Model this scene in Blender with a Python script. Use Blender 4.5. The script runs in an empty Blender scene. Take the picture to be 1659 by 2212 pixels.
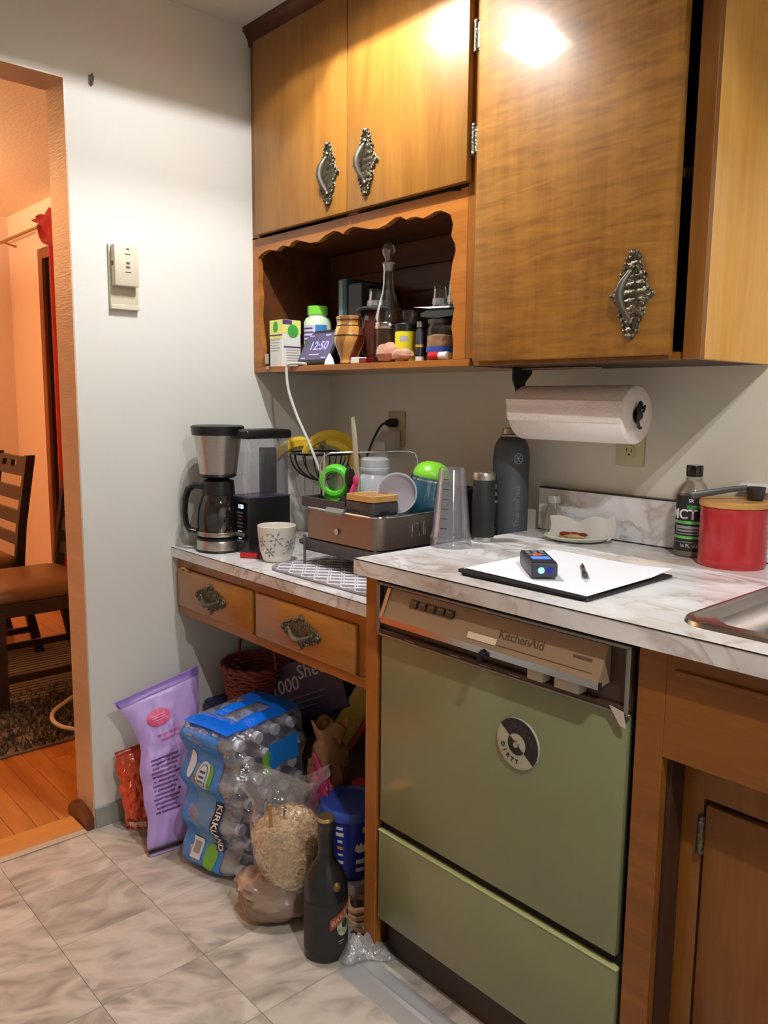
import bpy, bmesh, math, random
from mathutils import Vector, Matrix, noise as mnoise

random.seed(7)
PI = math.pi
SC = bpy.context.scene
COL = SC.collection

# ------------------------------------------------------------------ camera, world, lights, exposure
def S(r, g, b):
    def c(v):
        v /= 255.0
        return v / 12.92 if v <= 0.04045 else ((v + 0.055) / 1.055) ** 2.4
    return (c(r), c(g), c(b))

cam_d = bpy.data.cameras.new('camera')
cam = bpy.data.objects.new('camera', cam_d)
COL.objects.link(cam)
YAW, PITCH, ROLL, FPX = 0.8373, -0.1381, 0.0098, 1753.04
fwd = Vector((-math.sin(YAW) * math.cos(PITCH), math.cos(YAW) * math.cos(PITCH), math.sin(PITCH)))
rgt = Vector((math.cos(YAW), math.sin(YAW), 0))
upv = rgt.cross(fwd)
R_ = rgt * math.cos(ROLL) + upv * math.sin(ROLL)
U_ = -rgt * math.sin(ROLL) + upv * math.cos(ROLL)
mw = Matrix((R_, U_, -fwd)).transposed().to_4x4()
mw.translation = Vector((2.2049, -1.7357, 1.2477))
cam.matrix_world = mw
cam_d.sensor_fit = 'VERTICAL'
cam_d.sensor_height = 36.0
cam_d.lens = FPX / 2212.0 * 36.0
cam_d.clip_start = 0.05
SC.camera = cam

W = bpy.data.worlds.new('world')
SC.world = W
W.use_nodes = True
W.node_tree.nodes['Background'].inputs[0].default_value = (0.02, 0.025, 0.04, 1)
W.node_tree.nodes['Background'].inputs[1].default_value = 0.3

SC.view_settings.view_transform = 'Standard'
SC.view_settings.look = 'None'
SC.view_settings.gamma = 1.0
SC.view_settings.use_curve_mapping = False
SC.view_settings.exposure = 0.0

# ceiling lamps of the kitchen (two bulbs each) and the warm lamp of the dining room
LAMP_A = (0.69, -0.68)      # over the desk counter
LAMP_B = (2.40, -1.24)      # over the middle of the kitchen
CEIL = 2.335
P_A, P_B, P_D = 27.0, 38.0, 190.0
COL_K = (0.97, 0.98, 1.0)
COL_D = (1.0, 0.63, 0.36)

# ------------------------------------------------------------------ materials
MATS = {}
def nm(name):
    m = bpy.data.materials.new(name)
    m.use_nodes = True
    nt = m.node_tree
    return m, nt, nt.nodes, nt.links, nt.nodes['Principled BSDF']

def mat(name, col, rough=0.5, metal=0.0, spec=0.5, coat=0.0, var=0.0, vscale=8.0, bump=0.0, bscale=40.0, emit=0.0, stretch=(1, 1, 1), sheen=0.0):
    if name in MATS:
        return MATS[name]
    m, nt, N, L, bs = nm(name)
    c = tuple(col) + (1,)
    bs.inputs['Base Color'].default_value = c
    bs.inputs['Roughness'].default_value = rough
    bs.inputs['Metallic'].default_value = metal
    bs.inputs['Specular IOR Level'].default_value = spec
    bs.inputs['Coat Weight'].default_value = coat
    bs.inputs['Coat Roughness'].default_value = 0.12
    if sheen:
        bs.inputs['Sheen Weight'].default_value = sheen
    if emit:
        bs.inputs['Emission Color'].default_value = c
        bs.inputs['Emission Strength'].default_value = emit
    if var or bump:
        tc = N.new('ShaderNodeTexCoord')
        mp = N.new('ShaderNodeMapping')
        mp.inputs['Scale'].default_value = stretch
        L.new(tc.outputs['Object'], mp.inputs[0])
    if var:
        nz = N.new('ShaderNodeTexNoise')
        nz.inputs['Scale'].default_value = vscale
        nz.inputs['Detail'].default_value = 5
        L.new(mp.outputs[0], nz.inputs['Vector'])
        rp = N.new('ShaderNodeValToRGB')
        rp.color_ramp.elements[0].position = 0.3
        rp.color_ramp.elements[1].position = 0.7
        rp.color_ramp.elements[0].color = tuple(max(0, x * (1 - var)) for x in col) + (1,)
        rp.color_ramp.elements[1].color = tuple(min(1, x * (1 + var)) for x in col) + (1,)
        L.new(nz.outputs['Fac'], rp.inputs[0])
        L.new(rp.outputs[0], bs.inputs['Base Color'])
    if bump:
        nb = N.new('ShaderNodeTexNoise')
        nb.inputs['Scale'].default_value = bscale
        nb.inputs['Detail'].default_value = 4
        L.new(mp.outputs[0], nb.inputs['Vector'])
        bp = N.new('ShaderNodeBump')
        bp.inputs['Strength'].default_value = bump
        bp.inputs['Distance'].default_value = 0.004
        L.new(nb.outputs['Fac'], bp.inputs['Height'])
        L.new(bp.outputs[0], bs.inputs['Normal'])
    MATS[name] = m
    return m

def wood(name, c1, c2, axis='z', rough=0.3, coat=0.35, figure=0.0, fine=1.0, crough=0.1):
    m, nt, N, L, bs = nm(name)
    tc = N.new('ShaderNodeTexCoord')
    oi = N.new('ShaderNodeObjectInfo')
    ad = N.new('ShaderNodeVectorMath'); ad.operation = 'ADD'
    mu = N.new('ShaderNodeVectorMath'); mu.operation = 'SCALE'
    mu.inputs[0].default_value = (7.3, 5.1, 9.7)
    L.new(oi.outputs['Random'], mu.inputs['Scale'])
    L.new(tc.outputs['Object'], ad.inputs[0])
    L.new(mu.outputs[0], ad.inputs[1])
    mp = N.new('ShaderNodeMapping')
    k = {'z': (7, 7, 0.9), 'x': (0.9, 7, 7), 'y': (7, 0.9, 7)}[axis]
    mp.inputs['Scale'].default_value = tuple(v * fine for v in k)
    L.new(ad.outputs[0], mp.inputs[0])
    n1 = N.new('ShaderNodeTexNoise')
    n1.inputs['Scale'].default_value = 2.2; n1.inputs['Detail'].default_value = 6
    n1.inputs['Roughness'].default_value = 0.55; n1.inputs['Distortion'].default_value = 0.8
    L.new(mp.outputs[0], n1.inputs['Vector'])
    mp2 = N.new('ShaderNodeMapping')
    k2 = {'z': (60, 60, 3), 'x': (3, 60, 60), 'y': (60, 3, 60)}[axis]
    mp2.inputs['Scale'].default_value = tuple(v * fine for v in k2)
    L.new(ad.outputs[0], mp2.inputs[0])
    n2 = N.new('ShaderNodeTexNoise')
    n2.inputs['Scale'].default_value = 2.5; n2.inputs['Detail'].default_value = 3
    L.new(mp2.outputs[0], n2.inputs['Vector'])
    mx = N.new('ShaderNodeMix'); mx.data_type = 'FLOAT'; mx.inputs[0].default_value = 0.22
    L.new(n1.outputs['Fac'], mx.inputs[2]); L.new(n2.outputs['Fac'], mx.inputs[3])
    src = mx.outputs[0]
    if figure:
        mp3 = N.new('ShaderNodeMapping')
        mp3.inputs['Scale'].default_value = (5.5, 5.5, 34)
        L.new(ad.outputs[0], mp3.inputs[0])
        n3 = N.new('ShaderNodeTexNoise')
        n3.inputs['Scale'].default_value = 1.6; n3.inputs['Detail'].default_value = 4; n3.inputs['Distortion'].default_value = 0.9
        L.new(mp3.outputs[0], n3.inputs['Vector'])
        mx3 = N.new('ShaderNodeMix'); mx3.data_type = 'FLOAT'; mx3.inputs[0].default_value = figure
        L.new(src, mx3.inputs[2]); L.new(n3.outputs['Fac'], mx3.inputs[3])
        src = mx3.outputs[0]
    rp = N.new('ShaderNodeValToRGB')
    rp.color_ramp.elements[0].position = 0.32; rp.color_ramp.elements[1].position = 0.68
    rp.color_ramp.elements[0].color = tuple(c1) + (1,); rp.color_ramp.elements[1].color = tuple(c2) + (1,)
    L.new(src, rp.inputs[0])
    L.new(rp.outputs[0], bs.inputs['Base Color'])
    bs.inputs['Roughness'].default_value = rough
    bs.inputs['Coat Weight'].default_value = coat
    bs.inputs['Coat Roughness'].default_value = crough
    bs.inputs['Specular IOR Level'].default_value = 0.28
    MATS[name] = m
    return m

def marble(name):
    m, nt, N, L, bs = nm(name)
    tc = N.new('ShaderNodeTexCoord')
    mp = N.new('ShaderNodeMapping'); mp.inputs['Rotation'].default_value = (0.3, 0.2, 0.5); mp.inputs['Scale'].default_value = (1.0, 1.6, 1.3)
    L.new(tc.outputs['Object'], mp.inputs[0])
    n1 = N.new('ShaderNodeTexNoise'); n1.inputs['Scale'].default_value = 4.6; n1.inputs['Detail'].default_value = 7; n1.inputs['Distortion'].default_value = 1.8
    L.new(mp.outputs[0], n1.inputs['Vector'])
    sb = N.new('ShaderNodeMath'); sb.operation = 'SUBTRACT'; sb.inputs[1].default_value = 0.5
    L.new(n1.outputs['Fac'], sb.inputs[0])
    ab = N.new('ShaderNodeMath'); ab.operation = 'ABSOLUTE'; L.new(sb.outputs[0], ab.inputs[0])
    rv = N.new('ShaderNodeValToRGB')
    rv.color_ramp.elements[0].position = 0.0; rv.color_ramp.elements[0].color = (1, 1, 1, 1)
    rv.color_ramp.elements[1].position = 0.055; rv.color_ramp.elements[1].color = (0, 0, 0, 1)
    L.new(ab.outputs[0], rv.inputs[0])
    n2 = N.new('ShaderNodeTexNoise'); n2.inputs['Scale'].default_value = 7; n2.inputs['Detail'].default_value = 3
    L.new(mp.outputs[0], n2.inputs['Vector'])
    gate = N.new('ShaderNodeValToRGB')
    gate.color_ramp.elements[0].position = 0.40; gate.color_ramp.elements[1].position = 0.62
    L.new(n2.outputs['Fac'], gate.inputs[0])
    mm = N.new('ShaderNodeMath'); mm.operation = 'MULTIPLY'
    L.new(rv.outputs[0], mm.inputs[0]); L.new(gate.outputs[0], mm.inputs[1])
    mm2 = N.new('ShaderNodeMath'); mm2.operation = 'MULTIPLY'; mm2.inputs[1].default_value = 0.6
    L.new(mm.outputs[0], mm2.inputs[0])
    n3 = N.new('ShaderNodeTexNoise'); n3.inputs['Scale'].default_value = 3.0; n3.inputs['Detail'].default_value = 5; n3.inputs['Distortion'].default_value = 1.0
    L.new(mp.outputs[0], n3.inputs['Vector'])
    cl = N.new('ShaderNodeValToRGB')
    e = cl.color_ramp.elements
    e[0].position = 0.34; e[0].color = S(200, 192, 184) + (1,)
    e[1].position = 0.56; e[1].color = S(240, 239, 240) + (1,)
    e2 = cl.color_ramp.elements.new(0.70); e2.color = S(234, 222, 206) + (1,)
    L.new(n3.outputs['Fac'], cl.inputs[0])
    mx = N.new('ShaderNodeMix'); mx.data_type = 'RGBA'
    L.new(mm2.outputs[0], mx.inputs[0]); L.new(cl.outputs[0], mx.inputs[6])
    mx.inputs[7].default_value = S(150, 124, 98) + (1,)
    L.new(mx.outputs[2], bs.inputs['Base Color'])
    bs.inputs['Roughness'].default_value = 0.2
    MATS[name] = m
    return m

def tilemat(name):
    m, nt, N, L, bs = nm(name)
    tc = N.new('ShaderNodeTexCoord'); oi = N.new('ShaderNodeObjectInfo')
    mu = N.new('ShaderNodeMath'); mu.operation = 'MULTIPLY'; mu.inputs[1].default_value = 1.1
    L.new(oi.outputs['Random'], mu.inputs[0])
    sb = N.new('ShaderNodeMath'); sb.operation = 'SUBTRACT'; sb.inputs[1].default_value = 0.15
    L.new(mu.outputs[0], sb.inputs[0])
    rot = N.new('ShaderNodeVectorRotate'); rot.rotation_type = 'Z_AXIS'
    L.new(tc.outputs['Object'], rot.inputs['Vector']); L.new(sb.outputs[0], rot.inputs['Angle'])
    ad = N.new('ShaderNodeVectorMath'); ad.operation = 'ADD'
    sc = N.new('ShaderNodeVectorMath'); sc.operation = 'SCALE'; sc.inputs[0].default_value = (13.7, 21.3, 5.1)
    L.new(oi.outputs['Random'], sc.inputs['Scale'])
    L.new(rot.outputs[0], ad.inputs[0]); L.new(sc.outputs[0], ad.inputs[1])
    mp = N.new('ShaderNodeMapping'); mp.inputs['Scale'].default_value = (9, 4.0, 1)
    L.new(ad.outputs[0], mp.inputs[0])
    n1 = N.new('ShaderNodeTexNoise'); n1.inputs['Scale'].default_value = 1.5; n1.inputs['Detail'].default_value = 7; n1.inputs['Distortion'].default_value = 1.4
    L.new(mp.outputs[0], n1.inputs['Vector'])
    rp = N.new('ShaderNodeValToRGB')
    e = rp.color_ramp.elements
    e[0].position = 0.3; e[0].color = S(142, 134, 122) + (1,)
    e[1].position = 0.62; e[1].color = S(202, 194, 182) + (1,)
    e2 = rp.color_ramp.elements.new(0.46); e2.color = S(178, 170, 158) + (1,)
    L.new(n1.outputs['Fac'], rp.inputs[0])
    hs = N.new('ShaderNodeHueSaturation')
    mr = N.new('ShaderNodeMapRange'); mr.inputs[3].default_value = 0.92; mr.inputs[4].default_value = 1.06
    fr = N.new('ShaderNodeMath'); fr.operation = 'MULTIPLY'; fr.inputs[1].default_value = 7.77
    f2 = N.new('ShaderNodeMath'); f2.operation = 'FRACT'
    L.new(oi.outputs['Random'], fr.inputs[0]); L.new(fr.outputs[0], f2.inputs[0]); L.new(f2.outputs[0], mr.inputs[0])
    L.new(mr.outputs[0], hs.inputs['Value']); L.new(rp.outputs[0], hs.inputs['Color'])
    L.new(hs.outputs[0], bs.inputs['Base Color'])
    bs.inputs['Roughness'].default_value = 0.42
    MATS[name] = m
    return m

def glass(name, tint=(0.93, 0.95, 0.95), refl=0.06, rough=0.03, body=0.0, bodycol=(0.8, 0.8, 0.8), bump=0.0, bscale=20, edge=0.55):
    """thin clear wall: transparent with fresnel gloss and a little milky body"""
    if name in MATS:
        return MATS[name]
    m, nt, N, L, bs = nm(name)
    N.remove(bs)
    out = [n for n in N if n.type == 'OUTPUT_MATERIAL'][0]
    tr = N.new('ShaderNodeBsdfTransparent'); tr.inputs[0].default_value = tuple(tint) + (1,)
    gl = N.new('ShaderNodeBsdfGlossy'); gl.inputs['Roughness'].default_value = rough
    gl.inputs[0].default_value = (0.95, 0.95, 0.95, 1)
    lw = N.new('ShaderNodeLayerWeight'); lw.inputs['Blend'].default_value = 0.25
    mr = N.new('ShaderNodeMapRange'); mr.inputs[3].default_value = refl; mr.inputs[4].default_value = edge
    L.new(lw.outputs['Fresnel'], mr.inputs[0])
    last = tr.outputs[0]
    if body:
        df = N.new('ShaderNodeBsdfDiffuse'); df.inputs[0].default_value = tuple(bodycol) + (1,)
        mb = N.new('ShaderNodeMixShader'); mb.inputs[0].default_value = body
        L.new(last, mb.inputs[1]); L.new(df.outputs[0], mb.inputs[2])
        last = mb.outputs[0]
    mx = N.new('ShaderNodeMixShader')
    L.new(mr.outputs[0], mx.inputs[0]); L.new(last, mx.inputs[1]); L.new(gl.outputs[0], mx.inputs[2])
    L.new(mx.outputs[0], out.inputs[0])
    if bump:
        tc = N.new('ShaderNodeTexCoord')
        nb = N.new('ShaderNodeTexNoise'); nb.inputs['Scale'].default_value = bscale; nb.inputs['Detail'].default_value = 3
        L.new(tc.outputs['Object'], nb.inputs['Vector'])
        bp = N.new('ShaderNodeBump'); bp.inputs['Strength'].default_value = bump; bp.inputs['Distance'].default_value = 0.01
        L.new(nb.outputs['Fac'], bp.inputs['Height'])
        L.new(bp.outputs[0], gl.inputs['Normal'])
    MATS[name] = m
    return m

# ------------------------------------------------------------------ mesh helpers
class B:
    def __init__(self):
        self.bm = bmesh.new()
    def box(self, x0, x1, y0, y1, z0, z1, bev=0.0, seg=2, M=None):
        bm = self.bm
        r = bmesh.ops.create_cube(bm, size=1.0)
        vs = r['verts']
        for v in vs:
            v.co = Vector(((x0 + x1) / 2 + v.co.x * (x1 - x0), (y0 + y1) / 2 + v.co.y * (y1 - y0), (z0 + z1) / 2 + v.co.z * (z1 - z0)))
        if bev > 0:
            es = list({e for v in vs for e in v.link_edges})
            rr = bmesh.ops.bevel(bm, geom=es, offset=bev, segments=seg, profile=0.5, affect='EDGES', clamp_overlap=True)
            vs = list({v for f in rr['faces'] for v in f.verts} | {v for v in vs if v.is_valid})
        if M is not None:
            for v in vs:
                v.co = M @ v.co
        return self
    def grid(self, fn, nu, nv, cu=False, cv=False, flip=False):
        bm = self.bm
        U = nu if cu else nu + 1
        V = nv if cv else nv + 1
        vs = [[bm.verts.new(fn(i / nu, j / nv)) for j in range(V)] for i in range(U)]
        for i in range(nu):
            for j in range(nv):
                q = [vs[i][j], vs[(i + 1) % U][j], vs[(i + 1) % U][(j + 1) % V], vs[i][(j + 1) % V]]
                if flip:
                    q.reverse()
                try:
                    bm.faces.new(q)
                except ValueError:
                    pass
        return vs
    def lathe(self, prof, n=32, c=(0, 0, 0), sx=1.0, sy=1.0, cap=True, a0=0.0, a1=2 * PI, M=None):
        bm = self.bm
        full = abs(a1 - a0 - 2 * PI) < 1e-6
        rings = []
        for (r, z) in prof:
            if r < 1e-6 and full:
                co = Vector((c[0], c[1], c[2] + z))
                rings.append([bm.verts.new(M @ co if M else co)])
            else:
                ring = []
                for k in range(n if full else n + 1):
                    a = a0 + (a1 - a0) * k / n
                    co = Vector((c[0] + r * sx * math.cos(a), c[1] + r * sy * math.sin(a), c[2] + z))
                    ring.append(bm.verts.new(M @ co if M else co))
                rings.append(ring)
        for A, D in zip(rings[:-1], rings[1:]):
            na = len(A); nd = len(D)
            cnt = n
            for k in range(cnt):
                k2 = (k + 1) % n if full else k + 1
                try:
                    if na == 1 and nd == 1:
                        continue
                    if na == 1:
                        bm.faces.new([A[0], D[k2], D[k]])
                    elif nd == 1:
                        bm.faces.new([A[k], A[k2], D[0]])
                    else:
                        bm.faces.new([A[k], A[k2], D[k2], D[k]])
                except ValueError:
                    pass
        if cap and full:
            if len(rings[0]) > 2:
                bm.faces.new(list(reversed(rings[0])))
            if len(rings[-1]) > 2:
                bm.faces.new(rings[-1])
        return self
    def cyl(self, p0, p1, r0, r1=None, n=20):
        return self.tube([p0, p1], [r0, r0 if r1 is None else r1], n)
    def tube(self, pts, r, n=8, closed=False, cap=True, flat=1.0):
        bm = self.bm
        P = [Vector(p) for p in pts]
        m = len(P)
        rs = r if isinstance(r, (list, tuple)) else [r] * m
        T = []
        for i in range(m):
            if closed:
                d = P[(i + 1) % m] - P[i - 1]
            else:
                d = P[min(i + 1, m - 1)] - P[max(i - 1, 0)]
            T.append(d.normalized() if d.length > 1e-9 else Vector((0, 0, 1)))
        ref = Vector((0, 0, 1)) if abs(T[0].z) < 0.9 else Vector((1, 0, 0))
        nrm = (ref - T[0] * ref.dot(T[0])).normalized()
        rings = []
        for i in range(m):
            if i:
                nrm = nrm - T[i] * nrm.dot(T[i])
                if nrm.length < 1e-6:
                    nrm = T[i].orthogonal()
                nrm.normalize()
            bn = T[i].cross(nrm)
            rings.append([bm.verts.new(P[i] + nrm * rs[i] * math.cos(2 * PI * k / n) + bn * rs[i] * flat * math.sin(2 * PI * k / n)) for k in range(n)])
        cnt = m if closed else m - 1
        for i in range(cnt):
            A, D = rings[i], rings[(i + 1) % m]
            for k in range(n):
                bm.faces.new([A[k], A[(k + 1) % n], D[(k + 1) % n], D[k]])
        if cap and not closed:
            bm.faces.new(list(reversed(rings[0]))); bm.faces.new(rings[-1])
        return self
    def prism(self, poly, axis, a0, a1):
        bm = self.bm
        def mk(u, v, a):
            return {'x': (a, u, v), 'y': (u, a, v), 'z': (u, v, a)}[axis]
        A = [bm.verts.new(mk(u, v, a0)) for u, v in poly]
        D = [bm.verts.new(mk(u, v, a1)) for u, v in poly]
        n = len(poly)
        bm.faces.new(A); bm.faces.new(list(reversed(D)))
        for k in range(n):
            bm.faces.new([A[k], D[k], D[(k + 1) % n], A[(k + 1) % n]])
        return self
    def sph(self, c, r, s=(1, 1, 1), u=16, v=10, fn=None):
        bm = self.bm
        prof = []
        rr = bmesh.ops.create_uvsphere(bm, u_segments=u, v_segments=v, radius=1.0)
        for vv in rr['verts']:
            d = vv.co.copy()
            k = fn(d) if fn else 1.0
            vv.co = Vector((c[0] + d.x * r * s[0] * k, c[1] + d.y * r * s[1] * k, c[2] + d.z * r * s[2] * k))
        return self
    def quad(self, a, b, c, d):
        self.bm.faces.new([self.bm.verts.new(p) for p in (a, b, c, d)])
        return self
    def mesh(self, name, smooth=35, recalc=True):
        if recalc:
            bmesh.ops.recalc_face_normals(self.bm, faces=self.bm.faces[:])
        me = bpy.data.meshes.new(name)
        self.bm.to_mesh(me); self.bm.free()
        if smooth:
            me.shade_smooth()
            me.set_sharp_from_angle(angle=math.radians(smooth))
        return me
    def obj(self, name, m, parent=None, smooth=35, M=None, recalc=True):
        me = self.mesh(name, smooth, recalc)
        return ob(name, me, m, parent, M)

def ob(name, me, m, parent=None, M=None):
    if m is not None and not me.materials:
        me.materials.append(m)
    o = bpy.data.objects.new(name, me)
    COL.objects.link(o)
    if parent is not None:
        o.parent = parent
    if M is not None:
        o.matrix_local = M
    return o

def tag(o, label=None, cat=None, group=None, kind=None):
    if label: o['label'] = label
    if cat: o['category'] = cat
    if group: o['group'] = group
    if kind: o['kind'] = kind
    return o

def thing(name, label, cat, loc=(0, 0, 0), rz=0.0, group=None, rot=None):
    o = bpy.data.objects.new(name, None)
    o.empty_display_size = 0.02
    COL.objects.link(o)
    o.location = loc
    o.rotation_euler = rot if rot else (0, 0, rz)
    return tag(o, label, cat, group)

def struct(o, label=None):
    o['kind'] = 'structure'
    if label: o['label'] = label
    return o

def T(x, y, z): return Matrix.Translation((x, y, z))
def RX(a): return Matrix.Rotation(a, 4, 'X')
def RY(a): return Matrix.Rotation(a, 4, 'Y')
def RZ(a): return Matrix.Rotation(a, 4, 'Z')

def txt_mesh(s, size, ext=0.0004, bold=0.0, bend=None, align='CENTER', spacing=1.0):
    """lettering facing -Y, x to the right, z up; bend wraps it on a cylinder of that radius about the origin"""
    cu = bpy.data.curves.new('lettering', 'FONT')
    cu.body = s; cu.size = size; cu.extrude = ext; cu.align_x = align; cu.align_y = 'CENTER'
    cu.offset = bold * size; cu.resolution_u = 3; cu.space_character = spacing
    o = bpy.data.objects.new('lettering', cu)
    COL.objects.link(o)
    dg = bpy.context.evaluated_depsgraph_get(); dg.update()
    me = bpy.data.meshes.new_from_object(o.evaluated_get(dg))
    bpy.data.objects.remove(o); bpy.data.curves.remove(cu)
    for v in me.vertices:
        x, y, z = v.co
        if bend:
            a = x / bend; r = bend + z + 0.0005
            v.co = (r * math.sin(a), -r * math.cos(a), y)
        else:
            v.co = (x, -z, y)
    me.materials.clear()
    return me

def txt(s, size, m, parent, M=None, name='lettering', **k):
    return ob(name, txt_mesh(s, size, **k), m, parent, M)

def cpatch(r, a0, a1, z0, z1, n=16, c=(0, 0), r1=None):
    """patch on a cylinder/cone; angle 0 faces -Y, positive to +X"""
    b = B()
    r1 = r if r1 is None else r1
    def fn(u, v):
        a = a0 + (a1 - a0) * u; rr = r + (r1 - r) * v
        return (c[0] + rr * math.sin(a), c[1] - rr * math.cos(a), z0 + (z1 - z0) * v)
    b.grid(fn, n, 1)
    return b

def smooth(pts, n=6):
    """Catmull-Rom through the points"""
    P = [Vector(p) for p in pts]
    P = [2 * P[0] - P[1]] + P + [2 * P[-1] - P[-2]]
    out = []
    for i in range(1, len(P) - 2):
        for k in range(n):
            t = k / n
            a, b_, c, d = P[i - 1], P[i], P[i + 1], P[i + 2]
            out.append(0.5 * ((2 * b_) + (c - a) * t + (2 * a - 5 * b_ + 4 * c - d) * t * t + (3 * b_ - a - 3 * c + d) * t ** 3))
    out.append(P[-2])
    return out

def slab_poly(x, y, w, d, r, n=6):
    """rounded rectangle polygon centred at x,y"""
    P = []
    for (cx, cy, a) in ((w / 2 - r, d / 2 - r, 0), (-w / 2 + r, d / 2 - r, PI / 2), (-w / 2 + r, -d / 2 + r, PI), (w / 2 - r, -d / 2 + r, 1.5 * PI)):
        for k in range(n + 1):
            t = a + PI / 2 * k / n
            P.append((x + cx + r * math.cos(t), y + cy + r * math.sin(t)))
    return P
# ------------------------------------------------------------------ shared materials
M_wall = mat('wall_paint', S(222, 220, 212), 0.6, var=0.02, vscale=3, bump=0.05, bscale=120)
M_wallb = mat('wall_paint_back', S(216, 208, 190), 0.5, var=0.02, vscale=3, bump=0.05, bscale=120)
M_ceil = mat('ceiling_paint', S(215, 210, 198), 0.8, bump=0.15, bscale=150)
M_dwall = mat('dining_paint', S(234, 212, 196), 0.5, bump=0.05, bscale=90)
M_dceil = mat('dining_ceiling_paint', S(228, 205, 175), 0.8, bump=0.3, bscale=60)
M_jamb = mat('jamb_varnish', S(206, 178, 146), 0.33, var=0.06, vscale=6, bump=0.25, bscale=30, stretch=(1, 1, 6))
M_door = wood('cabinet_door_wood', S(128, 83, 30), S(156, 107, 44), 'z', 0.42, 0.2, crough=0.06)
M_bigdoor = wood('figured_door_wood', S(108, 68, 22), S(160, 111, 44), 'z', 0.42, 0.2, figure=0.5, crough=0.06)
M_frame = wood('cabinet_frame_wood', S(116, 70, 24), S(146, 92, 36), 'z', 0.3, 0.3)
M_framex = wood('cabinet_rail_wood', S(140, 82, 30), S(172, 108, 46), 'x', 0.3, 0.3)
M_endp_lit = wood('lit_end_panel_wood', S(222, 156, 58), S(238, 184, 92), 'z', 0.25, 0.4)  # lamplight on the cabinet side is put into this paler wood
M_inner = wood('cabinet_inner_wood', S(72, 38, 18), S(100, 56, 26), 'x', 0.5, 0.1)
M_drawer = wood('drawer_wood', S(150, 94, 36), S(178, 120, 52), 'x', 0.28, 0.35)
M_basew = wood('base_cabinet_wood', S(110, 64, 18), S(138, 84, 28), 'z', 0.35, 0.25)
M_basex = wood('base_rail_wood', S(110, 64, 18), S(138, 84, 28), 'x', 0.35, 0.25)
M_darkw = wood('dark_trim_wood', S(70, 34, 16), S(104, 54, 26), 'x', 0.4, 0.2)
M_under = mat('cabinet_underside', S(120, 92, 70), 0.6)
M_dark = mat('dark_gap', S(14, 11, 9), 0.8)
M_marble = marble('laminate_marble')
M_tile = tilemat('vinyl_tile')
M_grout = mat('tile_joint', S(158, 148, 134), 0.7)
M_plank = wood('oak_plank', S(160, 92, 40), S(196, 126, 62), 'x', 0.3, 0.3, fine=0.8)
M_steel = mat('brushed_steel', S(190, 186, 180), 0.28, 1.0, var=0.06, vscale=30, stretch=(1, 1, 12))
M_steelx = mat('brushed_steel_flat', S(176, 166, 152), 0.3, 1.0, var=0.05, vscale=40, stretch=(8, 1, 1))
M_chrome = mat('chrome', S(215, 215, 218), 0.12, 1.0)
M_brass = mat('antique_metal', S(104, 98, 82), 0.34, 0.9, var=0.45, vscale=120, bump=0.8, bscale=200)
M_black = mat('black_plastic', S(17, 17, 19), 0.35)
M_blackg = mat('black_gloss', S(12, 12, 14), 0.12)
M_charcoal = mat('charcoal_plastic', S(62, 61, 62), 0.45)
M_white = mat('white_plastic', S(225, 224, 220), 0.4)
M_cream = mat('cream_plastic', S(214, 203, 180), 0.45)
M_paper = mat('white_paper', S(236, 236, 240), 0.8)
M_towel = mat('paper_towel', S(238, 228, 220), 0.9, bump=0.4, bscale=140)
M_glass = glass('clear_glass')
M_plast = glass('clear_plastic', (0.9, 0.9, 0.92), 0.08, 0.06, 0.06, (0.75, 0.75, 0.8))
M_milky = glass('milky_plastic', (0.90, 0.93, 0.97), 0.14, 0.06, 0.42, (0.88, 0.92, 0.98))
M_red = mat('red_plastic', S(176, 28, 32), 0.3)
M_bamboo = wood('bamboo', S(190, 140, 78), S(214, 166, 100), 'x', 0.45, 0.1)
M_ink = mat('black_ink', S(24, 22, 26), 0.6)
M_inkw = mat('white_ink', S(232, 232, 232), 0.5)

# ------------------------------------------------------------------ room shell
CZ = CEIL
DJ = -0.8735      # right jamb of the opening
DO = -1.95        # left jamb of the opening
HD = 2.057
b = B()
b.box(-0.118, 0, DJ + 0.004, 0.1, 0, CZ + 0.05)
b.box(-0.118, 0, DO - 0.004, DJ + 0.004, HD + 0.004, CZ + 0.05)
b.box(-0.118, 0, -3.2, DO - 0.004, 0, CZ + 0.05)
struct(b.obj('wall_left', M_wall, smooth=0), 'off-white kitchen wall with the wide opening to the dining room')
b = B()
WX0, WX1, WZ0, WZ1 = 1.66, 2.5, 1.10, 2.0
b.box(0, WX0, 0, 0.12, 0, CZ + 0.05); b.box(WX1, 3.4, 0, 0.12, 0, CZ + 0.05)
b.box(WX0, WX1, 0, 0.12, 0, WZ0); b.box(WX0, WX1, 0, 0.12, WZ1, CZ + 0.05)
struct(b.obj('wall_back', M_wallb, smooth=0), 'beige kitchen wall behind the counters')
b = B(); b.box(3.3, 3.42, -3.2, 0, 0, CZ + 0.05)
struct(b.obj('wall_right', M_wall, smooth=0), 'kitchen wall opposite the opening')
b = B(); b.box(0, 3.3, -3.32, -3.2, 0, CZ + 0.05)
struct(b.obj('wall_front', M_wall, smooth=0), 'kitchen wall behind the viewer')
b = B(); b.box(-0.118, 3.42, -3.32, 0.12, CZ, CZ + 0.1)
struct(b.obj('ceiling', M_ceil, smooth=0), 'plain off-white kitchen ceiling')
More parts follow.
